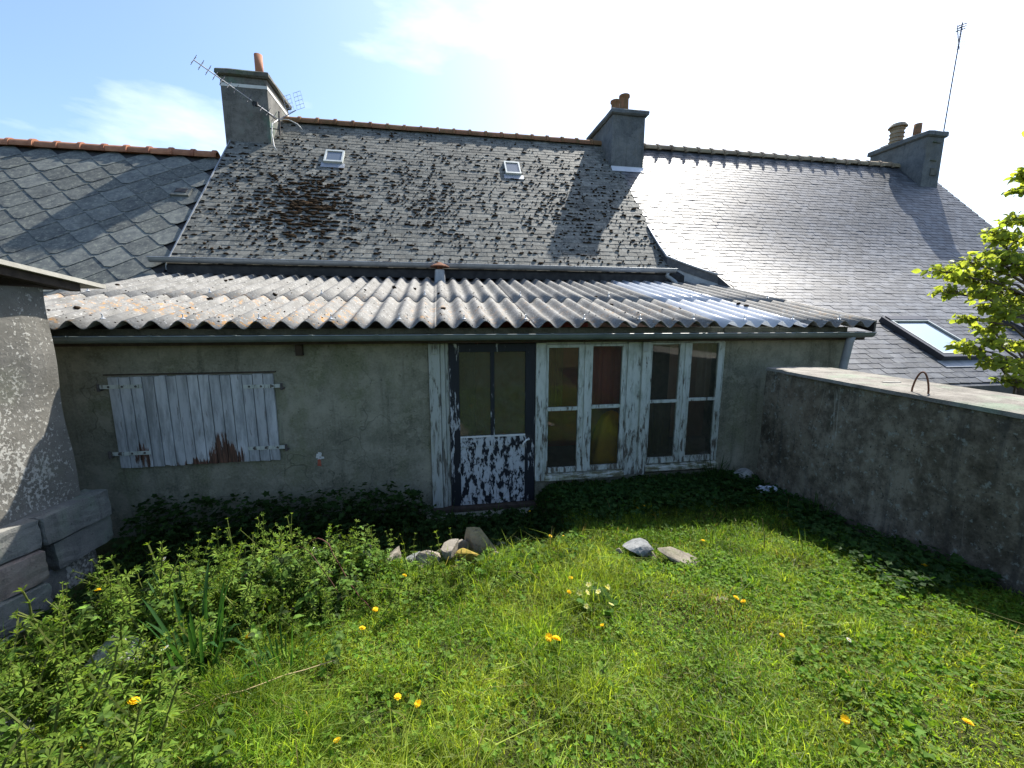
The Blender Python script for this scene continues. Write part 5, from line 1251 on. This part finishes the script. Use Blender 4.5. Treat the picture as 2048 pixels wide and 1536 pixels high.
def flower(x, y, z, lab, name='dandelion', head=None, s=1.0, cat='flower', group='dandelions in the grass', sh=.07):
    zg = gz(x, y); h = max(.055, z-zg+.025); t = thing(name, lab, cat, (x, y, zg), group)
    m = MB().tube([(x, y, zg-.01), (x+.01, y+.004, zg+h*.5), (x, y, zg+h)], .0022, 5, (.12, .15, .05)); m.build('stem', M['leaf'], t)
    o = link('flower_head', head or random.choice(dm), t, loc=(x, y, zg+h), rot=Euler((random.uniform(-.1, .65), random.uniform(-.3, .3), random.uniform(0, 6)))); o.scale = (s*random.uniform(.9, 1.15),)*3
DAN = [(.90, 3.24, .50, 'dandelion on the bank crest, left one of the two right of the upright stones'), (1.0, 3.18, .50, 'dandelion on the bank crest, right one of the two right of the upright stones'),
       (.85, 2.52, .59, 'dandelion above left of the primroses, upper of two'), (.78, 2.34, .62, 'dandelion left of the primroses, lower of two'),
       (.53, 1.90, .70, 'large dandelion in the middle lawn, left half of a touching pair'), (.565, 1.885, .695, 'large dandelion in the middle lawn, right half of a touching pair'),
       (-.43, 2.42, .59, 'dandelion right of the fine grass tuft, upper one'), (-.47, 2.22, .63, 'dandelion right of the fine grass tuft, lower one'), (-1.02, 2.15, .72, 'dandelion above the fine grass tuft'),
       (-.28, 2.74, .54, 'dandelion at the foot of the mossy stones'), (-1.35, 2.05, .63, 'dandelion below the dark strap leaves'), (-1.33, 1.80, .74, 'big dandelion on a tall stem low at the left'),
       (-1.82, 2.36, .93, 'dandelion high up before the dark blocks'), (-1.5, 1.72, .70, 'dandelion in the lower left corner, upper of two'), (-1.41, 1.63, .70, 'dandelion in the lower left corner, lower of two'),
       (-.22, 1.65, .72, 'dandelion in the near lawn, left one of two beside a thin stalk'), (-.13, 1.59, .72, 'dandelion in the near lawn, right one of two beside a thin stalk'), (-.43, 1.47, .73, 'small half-closed dandelion near the lower edge'),
       (.86, 1.98, .66, 'small orange dandelion below the primroses'), (1.76, 2.06, .66, 'dandelion right of the dry patch, left of two'), (1.79, 2.03, .65, 'dandelion right of the dry patch, right of two'),
       (1.74, 1.69, .70, 'small dandelion flat in the right lawn'), (1.54, 1.17, .80, 'dandelion near the lower edge right of the middle'), (1.97, 1.06, .83, 'dandelion near the lower right corner by dead stalks'),
       (2.13, 2.92, .52, 'dandelion by the tall grass at the shadow edge'), (3.30, 2.15, .66, 'dandelion in deep shade near the concrete wall'),
       (1.99, 3.80, .40, 'small dandelion in the shade under the windows, left of three'), (2.07, 3.82, .41, 'small dandelion in the shade under the windows, right of three'), (2.06, 3.62, .41, 'small dandelion in the shade under the windows, lowest of three'),
       (.93, 4.20, .26, 'tiny dandelion in the shade right of the door step')]
for x, y, z, lab in DAN: flower(x, y, z, lab, s=1.1 if 'arge' in lab or 'big' in lab else (.62 if ('small' in lab or 'tiny' in lab) else .85))
def daisy_mesh():
    vs, fs, cs = [], [], []
    for i in range(14):
        a = 2*math.pi*i/14; d = np.array((math.cos(a), math.sin(a), 0)); s = np.array((-d[1], d[0], 0)); b = len(vs)
        vs += [d*.003, d*.012+s*.002, d*.014, d*.012-s*.002]; fs += [(b, b+1, b+2), (b, b+2, b+3)]; cs += [(.72, .72, .70)]*4
    b = len(vs); vs += [(0, 0, .004)]+[(.005*math.cos(i), .005*math.sin(i), .002) for i in range(6)]; fs += [(b, b+1+i, b+1+(i+1) % 6) for i in range(6)]; cs += [(.6, .4, .02)]*7
    return np_mesh('flower_head', vs, fs, np.array(cs), M['petal'])
dz = daisy_mesh()
flower(-1.72, 2.72, .88, 'white daisy on a thin stem against the dark passage', 'daisy', dz, 1.1, 'flower', None)
flower(2.03, 1.58, .74, 'single white daisy in the right lawn', 'daisy', dz, 1.0, 'flower', None)
flower(-1.30, 1.98, .84, 'white daisy between the dark strap leaves', 'daisy', dz, 1.2, 'flower', None)

# primroses
rg = np.random.default_rng(51); pr_ = thing('primrose', 'primrose clump with pale yellow flowers in the lush grass', 'flower', (.93, 2.22, gz(.93, 2.22)))
for i in range(11):
    a = rg.uniform(0, 6.28); L = rg.uniform(.09, .14); b = np.array((.93+.03*math.cos(a), 2.22+.03*math.sin(a), gz(.93, 2.22))); d = np.array((math.cos(a), math.sin(a), 0)); s = np.array((-d[1], d[0], 0)); vs = []
    for q, w_ in ((0, .006), (.35, .02), (.7, .028), (.92, .018), (1, .003)):
        p = b+d*L*q*.8+np.array((0, 0, L*(.9*q-.45*q*q)*1.3)); vs += [p-s*w_+np.array((0, 0, .006)), p, p+s*w_+np.array((0, 0, .006))]
    fs = [f for q in range(4) for k_ in range(2) for f in ((q*3+k_, q*3+k_+1, q*3+k_+4), (q*3+k_, q*3+k_+4, q*3+k_+3))]
    link('leaf', np_mesh('leaf', vs, fs, np.tile(np.array((.06, .13, .025))*rg.uniform(.8, 1.3), (15, 1)), M['leaf'], True), pr_)
vs, fs, cs = [(0, 0, 0)], [], [(.65, .5, .05)]
for i in range(5):
    a = 2*math.pi*i/5; b = len(vs)
    for da, r in ((-.5, .014), (-.25, .019), (0, .016), (.25, .019), (.5, .014)): vs.append((r*math.cos(a+da), r*math.sin(a+da), .003)); cs.append((.72, .70, .36))
    fs += [(0, b+k_, b+k_+1) for k_ in range(4)]
pf = np_mesh('flower', vs, fs, np.array(cs), M['petal'])
for dx, dy, dz_ in ((-.10, .06, .09), (-.06, .03, .11), (-.09, -.04, .07), (.07, .04, .12), (.09, .06, .11), (.06, -.06, .08), (-.03, .09, .12), (-.11, -.07, .05), (.0, .0, .13)):
    link('flower', pf, pr_, loc=(.93+dx, 2.22+dy, gz(.93, 2.22)+dz_), rot=Euler((rg.uniform(.1, .9), rg.normal(0, .4), rg.uniform(0, 6))))

# stones
def stone(x, y, dims, lab, mat='stone', rot=(0, 0, 0), dz=0.0, seed=0, grp=None):
    rg = np.random.default_rng(seed+100); import bmesh
    bm = bmesh.new(); bmesh.ops.create_icosphere(bm, subdivisions=3, radius=1.0)
    ax = rg.normal(0, 1, (9, 3)); ax /= np.linalg.norm(ax, axis=1)[:, None]; cut = rg.uniform(.38, .75, 9)
    for v in bm.verts:
        p = np.array(v.co)
        for a, c in zip(ax, cut):
            d = p@a
            if d > c: p = p-a*(d-c)
        v.co = p*(1.15+rg.normal(0, .008))
    me = bpy.data.meshes.new('stone'); bm.to_mesh(me); bm.free(); me.materials.append(M[mat])
    o = link('stone', me); o.scale = dims; o.rotation_euler = rot; o.location = (x, y, gz(x, y)+dz); tag(o, lab, 'stone', grp)
stone(.08, 3.13, (.21, .06, .15), 'flat stone leaning left, first of the two upright stones on the bank', 'stone', (.5, .5, .3), .13, 1)
stone(.30, 3.11, (.13, .06, .21), 'upright slab leaning right, second of the two upright stones on the bank', 'stone', (.35, -.45, -.3), .15, 2)
stone(.05, 2.98, (.085, .07, .10), 'pale lichen-covered stone below the two upright stones', 'stone', (.2, .2, .5), .12, 3)
stone(-.10, 2.99, (.11, .07, .07), 'brown wedge stone left of the pale lichen stone', 'stone', (.1, .3, .2), .09, 4)
stone(-.25, 3.05, (.10, .07, .09), 'grey stone at the left of the stone group on the bank', 'stone_grey', (.3, .1, 1), .09, 5)
stone(.18, 2.94, (.10, .07, .05), 'stone capped with yellow moss right of the pale lichen stone', 'yellow_moss', (0, .2, .4), .08, 6)
stone(-.38, 2.96, (.12, .08, .06), 'low stone half sunk in mossy weeds left of the stone group', 'stone', (.1, 0, .9), .06, 7)
stone(1.57, 2.92, (.17, .10, .075), 'dark lumpy stone at the bank edge under the windows', 'stone_grey', (.1, .1, .2), .07, 8)
stone(1.80, 2.74, (.21, .09, .05), 'flat tilted stone beside the dark lumpy stone', 'stone', (.2, .35, -.35), .05, 9)
stone(1.70, 2.12, (.06, .04, .02), 'small flat stone in the dry patch of lawn', 'stone', (0, .1, .3), .02, 10)
stone(-1.86, 1.72, (.16, .12, .09), 'grey stone at the lower left edge in the weeds', 'stone_grey', (.1, .3, .6), .05, 11)
stone(-1.62, 2.12, (.14, .09, .06), 'pale stone half hidden in weeds below the blocks', 'stone_white', (.2, .2, .2), .06, 12)
stone(.58, 3.86, (.12, .09, .05), 'bluish stone lying in the shaded passage before the door', 'stone_grey', (0, .1, .2), .02, 13)
stone(.52, 3.62, (.10, .09, .05), 'small blue-grey slab just below the bluish stone by the door', 'stone_grey', (.2, .1, .8), .02, 14)
stone(3.72, 4.45, (.15, .11, .10), 'pale rubble stone in the corner by the concrete wall', 'stone_white', (.2, .1, .2), .06, 15)
for i_, (x_, y_, lab_) in enumerate(((-.47, 3.02, 'small rubble stone at the far left of the bank stones'), (-.33, 3.08, 'small dark rubble stone behind the low sunk stone'), (-.17, 2.9, 'small rubble stone in front of the brown wedge stone'), (-.03, 2.93, 'small rubble stone right before the pale lichen stone'), (.10, 2.89, 'small grey rubble stone in front of the yellow moss stone'), (.22, 3.03, 'small rubble stone at the foot of the upright slab'), (.40, 3.02, 'small rubble stone right of the upright slab'), (-.55, 2.86, 'small grey rubble stone alone in weeds below the bank stones'), (1.40, 2.93, 'small rubble stone left of the dark lumpy stone'), (1.62, 2.86, 'small grey rubble stone between the dark lumpy stone and the flat tilted one'), (1.88, 2.76, 'small rubble stone at the right end of the flat tilted stone'))):
    stone(x_, y_, (random.uniform(.035, .06), random.uniform(.03, .05), random.uniform(.025, .045)), lab_, ('stone', 'stone_grey', 'stone')[i_ % 3], (random.uniform(-.4, .4), random.uniform(-.4, .4), random.uniform(0, 3)), .03, 30+i_, 'small rubble stones on the bank')
bag = MB()
rg = np.random.default_rng(8)
vv = BV*np.array((.09, .06, .05)); bag_v, bag_f = [], []
for dx, dy, s_ in ((0, 0, 1), (.07, -.03, .8), (-.06, .02, .7), (.02, .04, .6)):
    b = len(bag_v); bag_v += [tuple(v*s_*(1+rg.normal(0, .25))+np.array((3.62+dx, 3.92+dy, gz(3.6, 3.9)+.08))) for v in vv]; bag_f += [tuple(f+b) for f in BF]
tag(bag.add(bag_v, bag_f).build('plastic_scrap', M['plastic_bag']), 'crumpled pale blue plastic scrap in the weeds by the concrete wall', 'litter')
# bramble canes and dead stalks
def cane(pts, r, lab, col):
    P = [Vector(p) for p in pts]; out = []
    for i in range(len(P)-1):
        a, b, c, d = P[max(i-1, 0)], P[i], P[i+1], P[min(i+2, len(P)-1)]
        for q in range(5):
            t = q/5; out.append(.5*((2*b)+(c-a)*t+(2*a-5*b+4*c-d)*t*t+(3*b-a-3*c+d)*t**3)+Vector((random.uniform(-.004, .004), random.uniform(-.004, .004), random.uniform(-.004, .004))))
    pts = out+[P[-1]]
    m = MB().tube(pts, [r*(1-.5*i/len(pts)) for i in range(len(pts))], 5, col); o = m.build('bramble_cane', M['bark_col'], smooth=True); tag(o, lab, 'twig')
k = NT('cane_bark'); M['bark_col'] = k.done(k.bsdf(k.attr(), 0.7, 0.2))
cane([(-.98, 2.86, gz(-.98, 2.86)+.25), (-.78, 2.70, gz(-.78, 2.7)+.22), (-.60, 2.55, gz(-.6, 2.55)+.12), (-.45, 2.45, gz(-.45, 2.45)+.03)], .0045, 'reddish bramble cane arching right from the ivy patch', (.10, .04, .03))
cane([(-1.02, 2.80, gz(-1, 2.8)+.2), (-.85, 2.62, gz(-.85, 2.62)+.2), (-.62, 2.45, gz(-.62, 2.45)+.1)], .0035, 'second thinner bramble cane below the reddish one', (.11, .05, .035))
cane([(-1.15, 1.75, gz(-1.15, 1.75)+.03), (-.9, 1.80, gz(-.9, 1.8)+.08), (-.55, 1.95, gz(-.55, 1.95)+.07)], .004, 'dry straw-coloured stalk lying below the fine grass tuft', (.30, .24, .12))
cane([(2.62, 2.80, gz(2.62, 2.8)), (2.61, 2.81, gz(2.6, 2.8)+.13), (2.56, 2.80, gz(2.6, 2.8)+.30)], .004, 'single dead flower stalk standing at the shadow edge on the right', (.16, .13, .06))

# ------------------------------------------------------------------ the tree beyond the concrete wall
tr = thing('young_tree', 'tree with bright young yellow-green leaves reaching in at the right edge', 'tree', (7.5, 4.1, 0))
TB = Vector((7.5, 4.1, 0))
tk = MB().tube([(7.55, 4.1, -.1), (7.5, 4.1, .8), (7.46, 4.12, 1.6), (7.5, 4.15, 2.4), (7.4, 4.1, 3.2), (7.2, 4.1, 4.0), (7.1, 4.05, 4.8)], [.10, .09, .08, .065, .05, .035, .015], 9).build('trunk', M['bark'], tr, True)
CLU = [(5.80, 4.1, 2.92, .17), (6.02, 4.0, 3.02, .20), (6.3, 4.2, 2.88, .25), (6.6, 4.0, 2.96, .27), (6.85, 4.2, 3.12, .28), (5.92, 4.1, 2.68, .13), (6.30, 4.0, 2.66, .20), (6.75, 4.2, 2.66, .26), (6.48, 4.1, 3.36, .18), (6.80, 4.1, 3.50, .24),
       (6.72, 4.1, 4.02, .14), (6.86, 4.2, 3.88, .12), (6.24, 4.1, 2.38, .10), (6.60, 4.0, 2.12, .17), (6.85, 4.2, 2.25, .22), (7.10, 4.1, 2.05, .26), (6.28, 4.1, 2.06, .13), (6.72, 4.0, 1.84, .20), (7.05, 4.1, 1.78, .25), (7.05, 4.2, 2.62, .3), (7.3, 4.1, 3.1, .35), (7.5, 4.0, 3.7, .4), (7.3, 4.1, 4.3, .35), (7.8, 4.2, 2.6, .45), (7.9, 4.1, 3.3, .45), (6.98, 4.1, 4.55, .2), (6.55, 3.9, 2.42, .12), (6.1, 4.15, 2.86, .14), (6.45, 4.15, 1.98, .14), (6.9, 3.9, 1.62, .2), (6.55, 4.1, 2.78, .24), (6.95, 4.0, 2.9, .28), (6.7, 4.15, 3.3, .22), (6.4, 4.0, 3.08, .2), (6.95, 4.1, 2.45, .24), (6.6, 4.1, 2.5, .16), (6.95, 4.15, 3.3, .26)]
rg = np.random.default_rng(61); lb = MB(); TWIGS = []
for cx, cy, cz, r in CLU:
    zt = min(max(cz-.35, 1.2), 4.2); b = Vector((7.47-.1*max(0, zt-2.6), 4.12, zt)); c_ = Vector((cx, cy, cz)); mid = b.lerp(c_, .5)+Vector((rg.normal(0, .06), rg.normal(0, .06), rg.uniform(-.02, .12)))
    end = c_+(c_-b).normalized()*r*.4
    lb.tube([b, mid, c_, end], [.02, .014, .007, .003], 5)
    for q in range(int(9+46*r)):
        d = Vector(rg.normal(0, 1, 3)); d.normalize(); d.z = abs(d.z)*.6-.12; s0 = mid.lerp(end, rg.uniform(.35, 1)); e = c_+d*r*rg.uniform(.45, 1.2)
        lb.tube([s0, s0.lerp(e, .55)+Vector((0, 0, .02)), e], [.0045, .003, .0015], 4, cap=False); TWIGS.append((s0, e, r))
lb.build('limbs', M['bark'], tr)
lm = []
for q in range(8):
    L = .078; W_ = .026; fo = rg.uniform(.15, .5); dr_ = rg.uniform(.1, .4)
    st_ = [(0, 0), (.25, .8), (.5, 1.0), (.75, .65), (1, 0.05)]; vs, fs = [], []
    for t, w_ in st_:
        zc = -dr_*L*t*t*.6; vs += [(-W_*w_, L*t, zc+W_*w_*fo), (0, L*t, zc), (W_*w_, L*t, zc+W_*w_*fo)]
    for i in range(4):
        for k_ in range(2): a0 = i*3+k_; fs += [(a0, a0+1, a0+4), (a0, a0+4, a0+3)]
    t = rg.random(); c = np.array((.16, .24, .045))*(1-t)+np.array((.31, .35, .075))*t
    lm.append(np_mesh('leaf', vs, fs, np.tile(c, (15, 1)), M['tree_leaf'], True))
LV = []
for s0, e, r in TWIGS:
    for q in range(int(rg.integers(4, 7))):
        p = s0.lerp(e, rg.uniform(.35, 1.05))+Vector(rg.normal(0, .02, 3)); yaw = rg.uniform(0, 6.28)
        LV.append((p, Euler((rg.normal(-.45, .75), rg.normal(0, .7), yaw)), rg.uniform(.45, 1.35), lm[rg.integers(8)]))
LV.sort(key=lambda t: (0 if cam_px(t[0])[0] < 2060 else 1, cam_px(t[0])[2]))
print('tree leaves', len(LV))
for p, e, s_, me in LV[:300]:
    o = link('leaf', me, tr, loc=p, rot=e); o.scale = (s_,)*3
parts = []
for p, e, s_, me in LV[300:]:
    v = np.zeros(45, np.float32); me.vertices.foreach_get('co', v); v = v.reshape(-1, 3)
    t = np.zeros(len(me.polygons)*3, np.int32); me.loops.foreach_get('vertex_index', t); c = np.zeros(60, np.float32); me.color_attributes['tint'].data.foreach_get('color', c)
    parts.append((v@(np.array(e.to_matrix())*s_).T+np.array(p), t.reshape(-1, 3), c.reshape(-1, 4)[:, :3]))
V, T, C = join(parts); link('leaf', np_mesh('crown_leaves', V, T, C, M['tree_leaf'], True), tr, kind='stuff')
